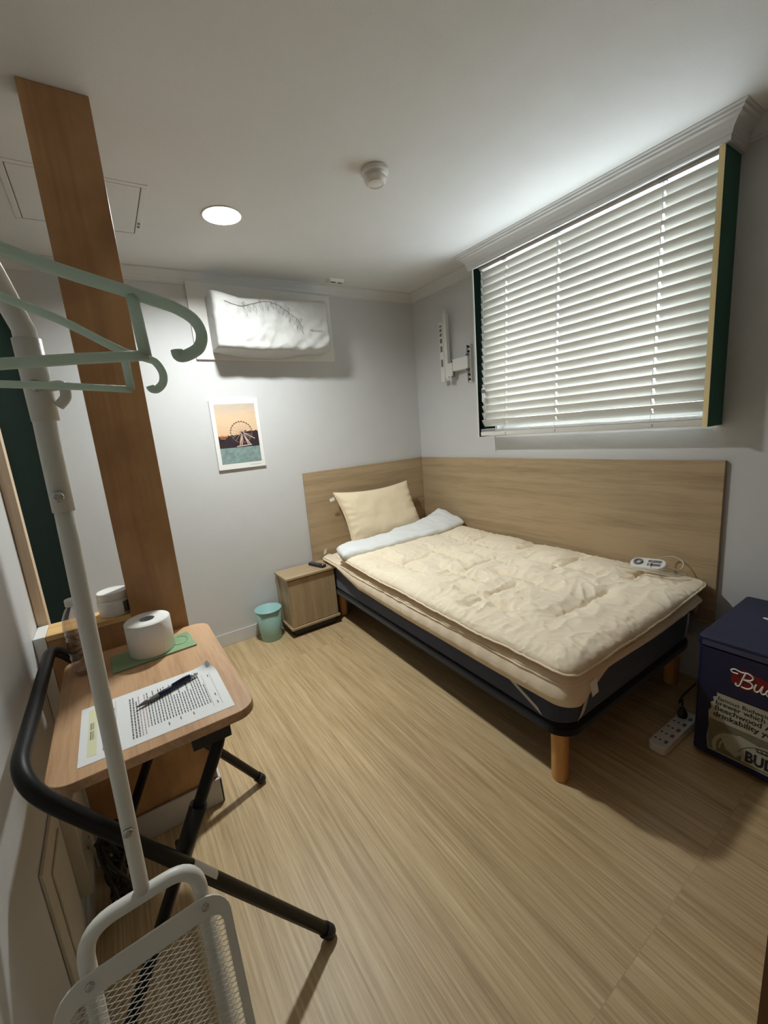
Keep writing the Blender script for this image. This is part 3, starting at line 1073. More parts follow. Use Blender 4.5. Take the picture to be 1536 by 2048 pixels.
for k in range(NW_):
    a0, a1 = 2 * PI * k / NW_, 2 * PI * (k + 1) / NW_
    q = []
    for rr, aa in ((1, a0), (1, a1), (0.955, a1), (0.955, a0)):
        q.append((wc[0] + wr_ * rr * math.cos(aa), wc[1] + wr_ * rr * math.sin(aa) * asp))
    wheel.append(q)
for k in range(26):
    aa = 2 * PI * k / 26
    cx_, cz_ = wc[0] + wr_ * 1.0 * math.cos(aa), wc[1] + wr_ * 1.0 * math.sin(aa) * asp
    gond.append([(cx_ - 0.012, cz_ - 0.009), (cx_ + 0.012, cz_ - 0.009), (cx_ + 0.012, cz_ + 0.009), (cx_ - 0.012, cz_ + 0.009)])


def bar(p, q, w_):
    dx, dz = q[0] - p[0], (q[1] - p[1]) / asp
    ln = math.hypot(dx, dz)
    nx, nz2 = -dz / ln * w_, dx / ln * w_ * asp
    return [(p[0] - nx, p[1] - nz2), (q[0] - nx, q[1] - nz2), (q[0] + nx, q[1] + nz2), (p[0] + nx, p[1] + nz2)]


for k in range(16):
    aa = 2 * PI * k / 16 + 0.1
    spk.append(bar(wc, (wc[0] + wr_ * 0.96 * math.cos(aa), wc[1] + wr_ * 0.96 * math.sin(aa) * asp), 0.004))
pic('wheel_spokes', spk, plain('spoke_print', s2l((190, 160, 140)), 0.5), 0.0011)
pic('wheel_rim', wheel, plain('rim_print', s2l((150, 126, 112)), 0.5), 0.0013)
pic('gondolas', gond, plain('gondola_print', s2l((70, 60, 56)), 0.5), 0.0015)
sup = [bar((0.6, 0.52), b, 0.012) for b in ((0.72, 0.30), (0.77, 0.30), (0.50, 0.30), (0.55, 0.30))] + [bar((0.6, 0.52), (0.9, 0.40), 0.010), bar((0.42, 0.285), (0.80, 0.30), 0.012)]
pic('wheel_supports', sup, plain('support_print', s2l((206, 178, 166)), 0.5), 0.0017)
bm = BM(); box(bm, PX1 - 0.10, PX1 - 0.03, -0.0146, -0.0142, PZ0 + 0.017, PZ0 + 0.0185)
obj('caption_line', bm, 'thread', pr)

# ------------------------------------------------------------------ headboard panels
bm = BM(); box(bm, -1.066, -0.001, -0.02, -0.001, 0.30, 1.05)
tag(obj('headboard_panel', bm, 'oak_x', bevel=0.0015), 'oak-look headboard panel on the back wall behind the pillow', 'headboard')
bm = BM(); box(bm, -0.02, -0.001, -2.05, -0.021, 0.30, 1.05)
tag(obj('headboard_panel', bm, 'oak_y', bevel=0.0015), 'long oak-look side panel on the wall under the window', 'headboard')

# ------------------------------------------------------------------ bed
def bed_x(x, y):                          # the bed stands a little askew: its head end is nearer the window wall
    return x + 0.062 * min(1, max(0, (-x) / 1.06)) * (1 + y / 2.0)


def askew(bm):
    for v in bm.verts:
        v.co.x = bed_x(v.co.x, v.co.y)


bed = thing('bed', 'single bed with dark navy mattress base on round pine legs', 'bed', (-0.55, -1.02, 0))
BX0, BX1, BYa, BYb = -1.06, -0.056, -1.995, -0.04
bm = BM(); prism(bm, rrect(BX0, BX1, BYa, BYb, 0.09, 8), 0.205, 0.238, lambda a, b, h: (a, b, h))
askew(bm)
obj('base_frame', bm, 'black_fabric', bed, 0.006)
bm = BM()
rings = []
for ins, z in ((0.012, 0.2385), (0.003, 0.252), (0.0, 0.30), (0.0, 0.38), (0.006, 0.41), (0.03, 0.425)):
    rings.append([bm.verts.new((a, b, z)) for a, b in rrect(BX0 + 0.01 + ins, BX1 - 0.01 - ins, BYa + 0.01 + ins, BYb - 0.01 - ins, 0.085, 8)])
for a, b in zip(rings[:-1], rings[1:]):
    for k in range(len(a)):
        bm.faces.new((a[k], a[(k + 1) % len(a)], b[(k + 1) % len(a)], b[k]))
bm.faces.new(rings[0][::-1]); bm.faces.new(rings[-1])
askew(bm)
obj('mattress', bm, 'navy', bed, smooth=False)
for x, y in ((-1.003, -1.932), (-0.12, -1.932), (-0.925, -0.13), (-0.12, -0.13)):
    bm = BM(); lathe(bm, [(0, 0), (0.027, 0), (0.029, 0.006), (0.031, 0.2), (0.031, 0.2055), (0, 0.2055)], x, y, 28)
    obj('leg', bm, 'leg_wood', bed)

# quilted mattress pad (a fitted topper)
pad = thing('mattress_pad', 'beige quilted topper with piped edges under the comforter', 'mattress pad', (-0.55, -1.03, 0.36))
bm = BM()
PXa, PXb, PYa, PYb = -1.088, -0.036, -2.03, -0.034
NPER = 400


def rr_point(t, ins):
    """point on an inset rounded rectangle at perimeter fraction t"""
    r = max(0.015, 0.075 - ins * 0.6)
    x0, x1, y0, y1 = PXa + ins, PXb - ins, PYa + ins, PYb - ins
    r = min(r, (x1 - x0) / 2 - 0.001)
    segs = [('l', (x0, y1 - r), (x0, y0 + r)), ('a', (x0 + r, y0 + r), PI), ('l', (x0 + r, y0), (x1 - r, y0)), ('a', (x1 - r, y0 + r), 1.5 * PI), ('l', (x1, y0 + r), (x1, y1 - r)), ('a', (x1 - r, y1 - r), 0), ('l', (x1 - r, y1), (x0 + r, y1)), ('a', (x0 + r, y1 - r), PI / 2)]
    W, H = 1.066 - 2 * 0.075, 2.0 - 2 * 0.075
    lens = [H, 0.118, W, 0.118, H, 0.118, W, 0.118]
    tot = sum(lens)
    s = (t % 1.0) * tot
    for sg, ln in zip(segs, lens):
        if s <= ln:
            f = s / ln
            if sg[0] == 'l':
                return sg[1][0] + (sg[2][0] - sg[1][0]) * f, sg[1][1] + (sg[2][1] - sg[1][1]) * f
            a = sg[2] + f * PI / 2
            return sg[1][0] + r * math.cos(a), sg[1][1] + r * math.sin(a)
        s -= ln
    return rr_point(0, ins)


def hem(t):                              # the lower edge dips and lifts along the side
    x, y = rr_point(t, 0)
    z = 0.352 + 0.014 * noise.noise(Vector((x * 2.2, y * 2.2, 5)))
    if y < -1.6: z += 0.0
    if y < -2.0: z += 0.075 * min(1, (x + 1.03) / 0.16) if x > -1.03 else 0
    if y > -0.6 and x < -1: z += 0.075 * min(1, (y + 0.6) / 0.3)
    return z


levels = [(0.012, 'h'), (0.003, 0.012), (0.0, 0.3), (0.004, 0.55), (0.012, 0.72), (0.014, 0.78), (0.010, 0.84), (0.014, 0.92), (0.030, 1.0), (0.06, 1.05), (0.12, 1.05), (0.25, 1.05), (0.5, 1.05)]
rings = []
for ins, lv in levels:
    ring = []
    for k in range(NPER):
        t = k / NPER
        x, y = rr_point(t, min(ins, 0.50))
        hz = hem(t)
        topz = 0.452
        z = hz if lv == 'h' else hz + (topz - hz) * lv
        # gathers next to the piping, puffs between stitch lines
        g = math.sin(t * NPER * 0.95) * 0.0022 + noise.noise(Vector((x * 40, y * 40, 1))) * 0.003
        puff = abs(math.sin((x + y) * 9.5 + 0.6)) ** 0.5
        if lv != 'h' and 0.2 < lv < 1.02:
            nx, ny = rr_point(t, 0)
            cxm, cym = rr_point(t, 0.05)
            dirv = Vector((nx - cxm, ny - cym))
            if dirv.length > 1e-6:
                dirv.normalize()
                amt = g + (0.012 * (puff - 0.7) if lv > 0.8 else 0.006 * noise.noise(Vector((x * 6, y * 6, 3))))
                x += dirv.x * amt; y += dirv.y * amt
            z += 0.008 * (puff - 0.7) if lv > 0.8 else 0
        ring.append(bm.verts.new((x, y, z)))
    rings.append(ring)
for a, b in zip(rings[:-1], rings[1:]):
    for k in range(NPER):
        bm.faces.new((a[k], a[(k + 1) % NPER], b[(k + 1) % NPER], b[k]))
bm.faces.new(rings[-1])
askew(bm)
pipe_pts = [v.co.copy() for v in rings[5]]
body = obj('pad_body', bm, 'beige_pad', pad, smooth=True)
bm = BM()
cen = Vector((-0.55, -1.03, 0))
pp = []
for k in range(0, NPER, 2):
    p = pipe_pts[k]
    d_ = Vector((*rr_point(k / NPER, 0.0), 0)) - Vector((*rr_point(k / NPER, 0.06), 0))
    pp.append(p + d_.normalized() * 0.004)
tube(bm, pp, 0.0034, 6, closed=True)
obj('edge_piping', bm, 'piping', pad)


def ribbon(bm, pts, wdir, w_):
    ws = Vector(wdir).normalized() * w_ / 2
    prev = None
    for p in pts:
        p = Vector(p)
        cur = (bm.verts.new(p - ws), bm.verts.new(p + ws))
        if prev: bm.faces.new((prev[0], prev[1], cur[1], cur[0])).smooth = True
        prev = cur


bm = BM()
ribbon(bm, catmull([(-0.93, -2.012, 0.42), (-0.93, -2.002, 0.38), (-0.94, -1.994, 0.33), (-0.965, -1.994, 0.285), (-0.985, -1.993, 0.266)], 6), (1, 0, 0.3), 0.028)
obj('elastic_strap', bm, 'elastic', pad)
bm = BM()
ribbon(bm, catmull([(-1.072, -1.74, 0.37), (-1.066, -1.79, 0.335), (-1.062, -1.84, 0.305), (-1.058, -1.89, 0.275)], 6), (0, 0.6, 0.8), 0.03)
obj('elastic_strap', bm, 'elastic', pad)
bm = BM()
ribbon(bm, catmull([(-0.20, -2.016, 0.41), (-0.197, -2.014, 0.36), (-0.19, -2.006, 0.30), (-0.185, -1.994, 0.27)], 6), (1, 0, 0), 0.022)
obj('elastic_strap', bm, 'elastic', pad)
bm = BM(); quad(bm, [(-0.985, -2.030, 0.425), (-0.955, -2.034, 0.435), (-0.958, -2.045, 0.39), (-0.988, -2.041, 0.38)])
obj('care_tag', bm, 'white_print', pad)
bm = BM(); quad(bm, [(-1.02, -0.10, 0.47), (-0.99, -0.085, 0.475), (-0.985, -0.09, 0.51), (-1.015, -0.105, 0.505)])
obj('care_tag', bm, 'white_print', pad)

# comforter
DX0, DX1, DY0, DY1 = -1.088, -0.030, -2.03, -0.34
duv = thing('comforter', 'cream quilted comforter spread over the bed with its white edge turned back', 'comforter', (-0.55, -1.2, 0.47))
NX, NY = 200, 300
SEAMS_Y = [-0.62, -0.95, -1.28, -1.61]
stitch = []                               # (x0, y0, x1, y1) short stitched lines
for i_, yy in enumerate((-0.80, -1.13, -1.46, -1.78)):
    if i_ % 2 == 0:
        stitch += [(-0.98, yy, -0.66, yy), (-0.40, yy, -0.12, yy)]
    else:
        stitch += [(-0.80, yy, -0.42, yy), (-0.22, yy, -0.06, yy)]
for xx, ya, yb in ((-0.88, -0.60, -0.98), (-0.88, -1.30, -1.62), (-0.58, -0.72, -1.05), (-0.58, -1.28, -1.60), (-0.30, -0.62, -0.98), (-0.30, -1.25, -1.66), (-0.74, -0.98, -1.30), (-0.44, -0.98, -1.28)):
    stitch.append((xx, ya, xx, yb))


def seg_d(x, y, s):
    ax, ay, bx, by = s
    dx, dy = bx - ax, by - ay
    t = max(0, min(1, ((x - ax) * dx + (y - ay) * dy) / (dx * dx + dy * dy)))
    return math.hypot(x - ax - t * dx, y - ay - t * dy)


def duv_height(x, y):
    far = (x - DX0) / (DX1 - DX0)
    head = (y - DY0) / (DY1 - DY0) * -1 + 1   # 0 at the head, 1 at the foot
    head = (DY1 - y) / (DY1 - DY0)
    base = 0.535 + 0.022 * far * (1 - head) - 0.012 * head
    z = base
    sd_ = min(seg_d(x, y, s) for s in stitch)
    z -= 0.020 * math.exp(-(sd_ / 0.009) ** 2) + 0.018 * math.exp(-(sd_ / 0.05) ** 2)
    p = Vector((x, y, 0))
    z += 0.007 * noise.noise(p * 4.5)
    # wrinkles: ridged noise drawn out across the bed
    q = Vector((x * 9 + y * 3, y * 15 - x * 2, 0))
    q = q + Vector((noise.noise(p * 6), noise.noise(p * 6 + Vector((5, 2, 1))), 0)) * 1.1
    rdg = 1 - abs(noise.noise(q))
    amp = 0.0045 + 0.008 * math.exp(-(sd_ / 0.08) ** 2)
    z += amp * (rdg ** 4 - 0.3)
    for s_ in stitch:
        ds = seg_d(x, y, s_)
        if ds < 0.16:
            fall = math.exp(-(ds / 0.075) ** 2) * min(1, ds / 0.012)
            if s_[1] == s_[3]: cn = noise.noise(Vector((x * 42 + noise.noise(p * 9) * 1.5, y * 7, s_[1] * 9)))
            else: cn = noise.noise(Vector((x * 7, y * 42 + noise.noise(p * 9) * 1.5, s_[0] * 9)))
            z += 0.0052 * fall * cn
    de = min(x - DX0, y - DY0)
    if de < 0.2:
        fall = math.exp(-(de / 0.09) ** 2)
        cn = noise.noise(Vector((x * 8, y * 40, 3))) if x - DX0 < y - DY0 else noise.noise(Vector((x * 40, y * 8, 6)))
        z += 0.006 * fall * cn
    q2 = Vector((x * 26, y * 19, 4)) + Vector((noise.noise(p * 11), noise.noise(p * 11 + Vector((1, 9, 3))), 0)) * 1.5
    z += 0.0034 * ((1 - abs(noise.noise(q2))) ** 3 - 0.4)
    return z


def edge_z(x, y):
    far = (x - DX0) / (DX1 - DX0)
    head = (DY1 - y) / (DY1 - DY0)
    z = 0.508 - 0.028 * min(1, head * 1.6)
    if far > 0.6: z = z + (0.505 - z) * (far - 0.6) / 0.4
    return z + 0.006 * noise.noise(Vector((x * 5, y * 5, 9)))


bm = BM()
gt, gb = {}, {}
for j in range(NY + 1):
    for i in range(NX + 1):
        # denser columns near the sides
        u, v = i / NX, j / NY
        x = DX0 + (DX1 - DX0) * u
        y = DY1 + (DY0 - DY1) * v
        # round the foot corners, waver the edge
        cr_r = 0.06
        ex = min(x - DX0, DX1 - x); ey = y - DY0
        if ex < cr_r and ey < cr_r:
            dx, dy = cr_r - ex, cr_r - ey
            m_ = max(dx, dy); l_ = math.hypot(dx, dy)
            if l_ > 1e-9:
                k_ = m_ / l_
                dx, dy = dx * k_, dy * k_
                x = (DX0 + cr_r - dx) if x < -0.5 else (DX1 - cr_r + dx)
                y = DY0 + cr_r - dy
        x += 0.007 * noise.noise(Vector((y * 4, 2, 2))) * max(0, 1 - (x - DX0) / 0.25)
        dl_ = min((i / NX) * (DX1 - DX0), (1 - i / NX) * (DX1 - DX0) * 1.0, (1 - j / NY) * (DY1 - DY0))
        wv = 0.075
        c_ = min(1, dl_ / wv)
        prof = math.sqrt(max(0, c_ * (2 - c_)))
        ez = edge_z(x, y)
        top = ez + (duv_height(x, y) - ez) * prof + (0.004 * noise.noise(Vector((x * 50, y * 50, 0))) * (1 - c_))
        bot = ez - 0.012 * prof - 0.001
        bot = max(bot, 0.474) if dl_ > 0.03 else bot
        gt[i, j] = bm.verts.new((x, y, top))
        onb = i in (0, NX) or j in (NY,)
        gb[i, j] = gt[i, j] if onb else bm.verts.new((x, y, min(bot, top - 0.002)))
for j in range(NY):
    for i in range(NX):
        bm.faces.new((gt[i, j], gt[i, j + 1], gt[i + 1, j + 1], gt[i + 1, j]))
        try: bm.faces.new((gb[i, j], gb[i + 1, j], gb[i + 1, j + 1], gb[i, j + 1]))
        except ValueError: pass
for i in range(NX):
    try: bm.faces.new((gt[i, 0], gt[i + 1, 0], gb[i + 1, 0], gb[i, 0]))
    except ValueError: pass
askew(bm)
edge_pts = [gt[0, j].co.copy() for j in range(0, NY + 1, 3)] + [gt[i, NY].co.copy() for i in range(2, NX + 1, 2)] + [gt[NX, j].co.copy() for j in range(NY - 2, NY - 40, -2)]
obj('quilted_body', bm, 'beige', duv, smooth=True)
bm = BM(); tube(bm, edge_pts, 0.0042, 6)
obj('edge_piping', bm, 'piping', duv)
# turned-back white edge
bm = BM()
NF, NSec = 90, 26
rings = []
for i in range(NF + 1):
    t = i / NF
    x = -1.035 + 0.965 * t
    back = V(0, -0.300 - 0.025 * math.sin(t * PI) + 0.03 * t * t, 0.553 + 0.045 * t + 0.050 * t ** 4 + 0.006 * math.sin(t * 14))
    frnt = V(0, -0.475 - 0.055 * min(1, t * 2.2) - 0.012 * math.sin(t * 11), 0.540 + 0.034 * t)
    mid = (back + frnt) / 2
    A = (back - frnt) / 2
    nn = V(0, -A.z, A.y).normalized()
    if nn.z < 0: nn = -nn
    endf = 0.6 + 0.4 * math.sqrt(min(1, t / 0.03)) * math.sqrt(min(1, (1 - t) / 0.03))
    ring = []
    for k in range(NSec):
        a = 2 * PI * k / NSec
        ca, sa = math.cos(a), math.sin(a)
        e = 0.8
        fa_ = (abs(ca) ** e) * (1 if ca >= 0 else -1)
        fs_ = (abs(sa) ** e) * (1 if sa >= 0 else -1)
        hh = 0.026 if fs_ > 0 else 0.040
        p = mid + A * fa_ * (0.9 + 0.1 * endf) + nn * fs_ * hh * endf
        px, py, pz = x + 0.02 * fa_ * (1 if t < 0.5 else -1) * abs(1 - 2 * t), p.y, p.z
        q = Vector((px * 9 + 4 * py, py * 16, pz * 9))
        w_ = noise.noise(q) * 0.012 + 0.014 * ((1 - abs(noise.noise(Vector((px * 14 + py * 22, py * 5, 2))))) ** 2 - 0.5)
        py += w_ * nn.y * (1 if sa > 0 else 0.2); pz += w_ * nn.z * (1 if sa > 0 else 0.2)
        pz = max(pz, 0.487)
        ring.append(bm.verts.new((px, py, pz)))
    rings.append(ring)
for a, b in zip(rings[:-1], rings[1:]):
    for k in range(NSec):
        bm.faces.new((a[k], a[(k + 1) % NSec], b[(k + 1) % NSec], b[k]))
bm.faces.new(rings[0][::-1]); bm.faces.new(rings[-1])
fo = obj('folded_edge', bm, 'white_cloth', duv, smooth=True)

# pillow
bm = BM()
pc = V(-0.545, -0.158, 0.70)
right = V(0.995, -0.03, 0.0).normalized()
upv = V(-0.09, 0.34, 0.90).normalized()
nrm = right.cross(upv).normalized()           # towards the room
NPX, NPY = 60, 44
top, bot = {}, {}
for j in range(NPY + 1):
    for i in range(NPX + 1):
        u, v = 2 * i / NPX - 1, 2 * j / NPY - 1
        pin = 1 - 0.075 * (1 - v * v) * abs(u) ** 3          # sides draw in between the corners
        pin2 = 1 - 0.085 * (1 - u * u) * abs(v) ** 3
        a, b = u * 0.318 * pin, v * 0.205 * pin2
        th = 0.066 * (max(0, 1 - u ** 4) * max(0, 1 - v ** 4)) ** 0.55
        p = Vector((u * 3, v * 2.2, 0))
        w_ = 0.008 * noise.noise(p * 1.1) + 0.003 * (1 - abs(noise.noise(p * 3 + Vector((4, 4, 4)))))
        rad = 0.004 * math.sin(math.atan2(v, u) * 26) * max(0, (max(abs(u), abs(v)) - 0.7) / 0.3)
        sgn_w = min(1, th / 0.03)
        q = pc + right * a + upv * b
        q = q + upv * (-0.012 * (1 - u * u))
        top[i, j] = bm.verts.new(q + nrm * (th + (w_ + rad) * sgn_w))
        bot[i, j] = top[i, j] if i in (0, NPX) or j in (0, NPY) else bm.verts.new(q - nrm * (th * 0.55))
for j in range(NPY):
    for i in range(NPX):
        bm.faces.new((top[i, j], top[i + 1, j], top[i + 1, j + 1], top[i, j + 1]))
        try: bm.faces.new((bot[i, j], bot[i, j + 1], bot[i + 1, j + 1], bot[i + 1, j]))
        except ValueError: pass
pl = thing('pillow', 'plump beige pillow leaning on the headboard at the corner', 'pillow', (-0.535, -0.25, 0.5))
edge = [top[i, 0].co.copy() for i in range(NPX)] + [top[NPX, j].co.copy() for j in range(NPY)] + [top[i, NPY].co.copy() for i in range(NPX, 0, -1)] + [top[0, j].co.copy() for j in range(NPY, 0, -1)]
tl = top[0, NPY].co.copy()
obj('pillow_body', bm, 'beige_pillow', pl, smooth=True)
bm = BM(); tube(bm, edge, 0.003, 6, closed=True)
obj('edge_piping', bm, 'piping', pl)
bm = BM(); quad(bm, [tl + V(0.004, 0, -0.03), tl + V(0.008, 0, -0.055), tl + V(-0.03, 0, -0.062), tl + V(-0.034, 0.0, -0.04)])
obj('care_tag', bm, 'white_print', pl)

# heating pad controller with cable
hc = thing('heater_controller', 'white controller with round dial and cord on the far foot corner of the bed', 'controller', (-0.10, -1.83, 0.55))
CT = Matrix.Translation((-0.125, -1.815, 0.558)) @ Matrix.Rotation(math.radians(-82), 4, 'Z') @ Matrix.Rotation(math.radians(-4), 4, 'Y') @ Matrix.Rotation(math.radians(24), 4, 'X')
bm = BM()
prism(bm, rrect(-0.075, 0.075, -0.036, 0.036, 0.035, 8), 0, 0.02, lambda a, b, h: CT @ V(a, b, h))
obj('housing', bm, 'white_plastic', hc, 0.005)
bm = BM()
lathe(bm, [(0.011, 0.0205), (0.011, 0.026), (0.02, 0.026), (0.02, 0.0195)], -0.04, 0.0, 28, mtx=CT)
obj('dial', bm, 'grey_plastic', hc)
bm = BM()
for b0 in (-0.024, 0.0):
    box(bm, 0.0, 0.055, b0 + 0.004, b0 + 0.02, 0.0195, 0.0212, mtx=CT)
obj('display', bm, 'grey_plastic', hc)
bm = BM()
tube(bm, catmull([CT @ V(0.072, 0, 0.01), V(-0.09, -1.93, 0.556), V(-0.05, -1.93, 0.58), V(-0.045, -1.89, 0.60), V(-0.07, -1.85, 0.592), V(-0.14, -1.83, 0.578), V(-0.18, -1.86, 0.565), V(-0.15, -1.92, 0.55), V(-0.09, -1.96, 0.545)], 8), 0.0028, 6)
tube(bm, catmull([V(-0.09, -1.96, 0.543), V(-0.15, -1.94, 0.544), V(-0.185, -1.87, 0.553), V(-0.19, -1.78, 0.553), V(-0.2, -1.72, 0.552)], 8), 0.0032, 6)
obj('power_cord', bm, 'cream_plastic', hc)

# ------------------------------------------------------------------ nightstand, remote, bin
ns = thing('nightstand', 'small oak-look bedside cabinet between the bed and the aqua bin', 'nightstand', (-1.19, -0.125, 0))
NX0, NX1, NYf = -1.362, -1.006, -0.238
bm = BM(); box(bm, NX0, NX1, NYf, -0.021, 0.40, 0.415)
obj('top_panel', bm, 'oak_x', ns, 0.0012)
for x0, x1 in ((NX0 + 0.012, NX0 + 0.027), (NX1 - 0.023, NX1 - 0.008)):
    bm = BM(); box(bm, x0, x1, NYf + 0.026, -0.06, 0.072, 0.40)
    obj('side_panel', bm, 'oak_z', ns, 0.001)
bm = BM(); box(bm, NX0 + 0.004, NX1 - 0.004, -0.06, -0.022, 0.06, 0.40)
obj('back_panel', bm, 'oak_z', ns, 0.001)
bm = BM(); box(bm, NX0 + 0.012, NX1 - 0.008, NYf + 0.012, NYf + 0.0255, 0.074, 0.392)
obj('door', bm, 'oak_z', ns, 0.001)
bm = BM(); box(bm, NX0, NX1, NYf, -0.061, 0.056, 0.071)
obj('bottom_panel', bm, 'oak_x', ns, 0.001)
bm = BM(); box(bm, NX0 + 0.03, NX1 - 0.03, NYf + 0.03, -0.05, 0, 0.056)
obj('plinth', bm, 'black_plastic', ns)

RT = Matrix.Translation((-1.092, -0.135, 0.4155)) @ Matrix.Rotation(math.radians(-74), 4, 'Z')
rm = thing('remote_control', 'black remote control on the nightstand by the bed', 'remote control', (-1.062, -0.125, 0.4155))
bm = BM(); prism(bm, rrect(-0.075, 0.075, -0.021, 0.021, 0.01), 0, 0.017, lambda a, b, h: RT @ V(a, b, h))
obj('body', bm, 'black_plastic', rm, 0.003)
bm = BM()
for i in range(5):
    for j in range(2):
        box(bm, -0.055 + i * 0.018, -0.045 + i * 0.018, -0.012 + j * 0.014, -0.002 + j * 0.014, 0.0165, 0.0185, mtx=RT)
obj('buttons', bm, 'grey_plastic', rm)
bm = BM(); lathe(bm, [(0.004, 0.0165), (0.004, 0.0192), (0, 0.0196)], 0.058, 0, 12, mtx=RT)
obj('power_button', bm, 'white_plastic', rm)

bcx, bcy = -1.462, -0.108
wb = thing('waste_bin', 'small round aqua plastic waste bin on the floor left of the nightstand', 'bin', (bcx, bcy, 0))
bm = BM()
lathe(bm, [(0, 0.0), (0.062, 0.0), (0.065, 0.004), (0.082, 0.21), (0.079, 0.212), (0.0625, 0.008), (0, 0.006)], bcx, bcy, 48)
obj('bin_body', bm, 'bin', wb)
bm = BM()
tube(bm, [(bcx + 0.0835 * math.cos(2 * PI * k / 48), bcy + 0.0835 * math.sin(2 * PI * k / 48), 0.21) for k in range(48)], 0.0045, 8, closed=True)
obj('rolled_rim', bm, 'bin', wb)

# ------------------------------------------------------------------ folding table and what lies on it
TX0, TX1, TY0, TY1, TZ = -2.378, -1.988, -1.822, -1.243, 0.71
ft = thing('folding_table', 'small folding table with wood-look top and black crossed tube legs', 'table', (-2.18, -1.53, 0))
bm = BM(); prism(bm, rrect(TX0, TX1, TY0, TY1, 0.045, 7), TZ - 0.022, TZ, lambda a, b, h: (a, b, h))
obj('tabletop', bm, 'desk', ft, 0.002)
bm = BM()
tube(bm, smooth_path([(-1.905, -1.86, 0.014), (-2.398, -1.86, 0.775), (-2.398, -1.245, 0.775), (-1.892, -1.245, 0.014)], 0.085, 10), 0.0145, 14)
obj('tube_frame', bm, 'black_metal', ft)
bm = BM()
tube(bm, smooth_path([(-2.385, -1.80, 0.014), (-2.065, -1.80, 0.672), (-2.065, -1.29, 0.672), (-2.385, -1.29, 0.014)], 0.05, 8), 0.0135, 14)
obj('tube_frame', bm, 'black_metal', ft)
for p, dvec in (((-1.905, -1.86, 0.014), (0.493, 0, -0.761)), ((-1.892, -1.245, 0.014), (0.506, 0, -0.761)), ((-2.385, -1.80, 0.014), (-0.32, 0, -0.66)), ((-2.385, -1.29, 0.014), (-0.32, 0, -0.66))):
    p = Vector(p); dv_ = Vector(dvec).normalized()
    bm = BM(); tube(bm, [p - dv_ * 0.028, p - dv_ * 0.002, p + dv_ * 0.004, p + dv_ * 0.008], [0.0175, 0.0175, 0.015, 0.010], 14)
    lo = min(v.co.z for v in bm.verts)
    bmesh.ops.translate(bm, vec=(0, 0, -lo + 0.0), verts=bm.verts[:])
    obj('foot_cap', bm, 'black_plastic', ft)
for y in (-1.80, -1.29):
    bm = BM(); tube(bm, [(-2.14, y, 0.52), (-2.205, y, 0.385)], 0.019, 12)
    obj('pivot_sleeve', bm, 'black_plastic', ft)
for y in (-1.79, -1.30):
    bm = BM(); box(bm, -2.13, -2.05, y - 0.02, y + 0.02, 0.655, TZ - 0.022)
    obj('hinge_bracket', bm, 'black_plastic', ft)
    bm = BM(); cyl(bm, (-2.194, y - 0.075 if y < -1.5 else y + 0.065, 0.43), (-2.194, y + 0.02, 0.43), 0.006, 8)
    obj('pivot_bolt', bm, 'black_plastic', ft)
bm = BM()
fa, fb = V(-1.905, -1.86, 0.014), V(-2.398, -1.86, 0.775)
dv_ = (fb - fa).normalized()
for s0, s1 in ((0.44, 0.51),):
    e1 = V(0, -1, 0)
    e2 = dv_.cross(e1).normalized()
    if e2.z < 0: e2 = -e2
    arc_ = [(e1 * math.cos(t_) + e2 * math.sin(t_)) * 0.0149 for t_ in [math.radians(25 + 12 * k) for k in range(8)]]
    for p_, q_ in zip(arc_[:-1], arc_[1:]):
        quad(bm, [fa + dv_ * s0 + p_, fa + dv_ * s1 + p_, fa + dv_ * s1 + q_, fa + dv_ * s0 + q_])
obj('label_sticker', bm, 'white_board', ft)

# printed form
PT = lambda a, b, z=0.0: V(-2.327 + a * (0.297), -1.785 + b * 0.222 + a * (-0.006 + 0.012 * b), TZ + 0.0006 + z)
fm = thing('printed_form', 'white printed form sheet lying on the folding table under the pen', 'paper', PT(0.5, 0.5))
bm = BM()
NA, NB = 24, 14
g = {}
for i in range(NA + 1):
    for j in range(NB + 1):
        a, b = i / NA, j / NB
        curl = max(0, (a - 0.86) / 0.14 + (b - 0.82) / 0.18 - 0.6)
        p = PT(a, b, 0.010 * curl ** 2)
        if curl > 0: p = p + V(-0.008, -0.006, 0) * curl ** 2
        g[i, j] = bm.verts.new(p)
for i in range(NA):
    for j in range(NB):
        bm.faces.new((g[i, j], g[i + 1, j], g[i + 1, j + 1], g[i, j + 1]))
sheet = obj('sheet', bm, 'paper', fm, smooth=True)
bm = BM()


def mark(bm, a0, a1, b0, b1, z=0.0005, mat=0):
    quad(bm, [PT(a0, b0, z), PT(a1, b0, z), PT(a1, b1, z), PT(a0, b1, z)], mat)


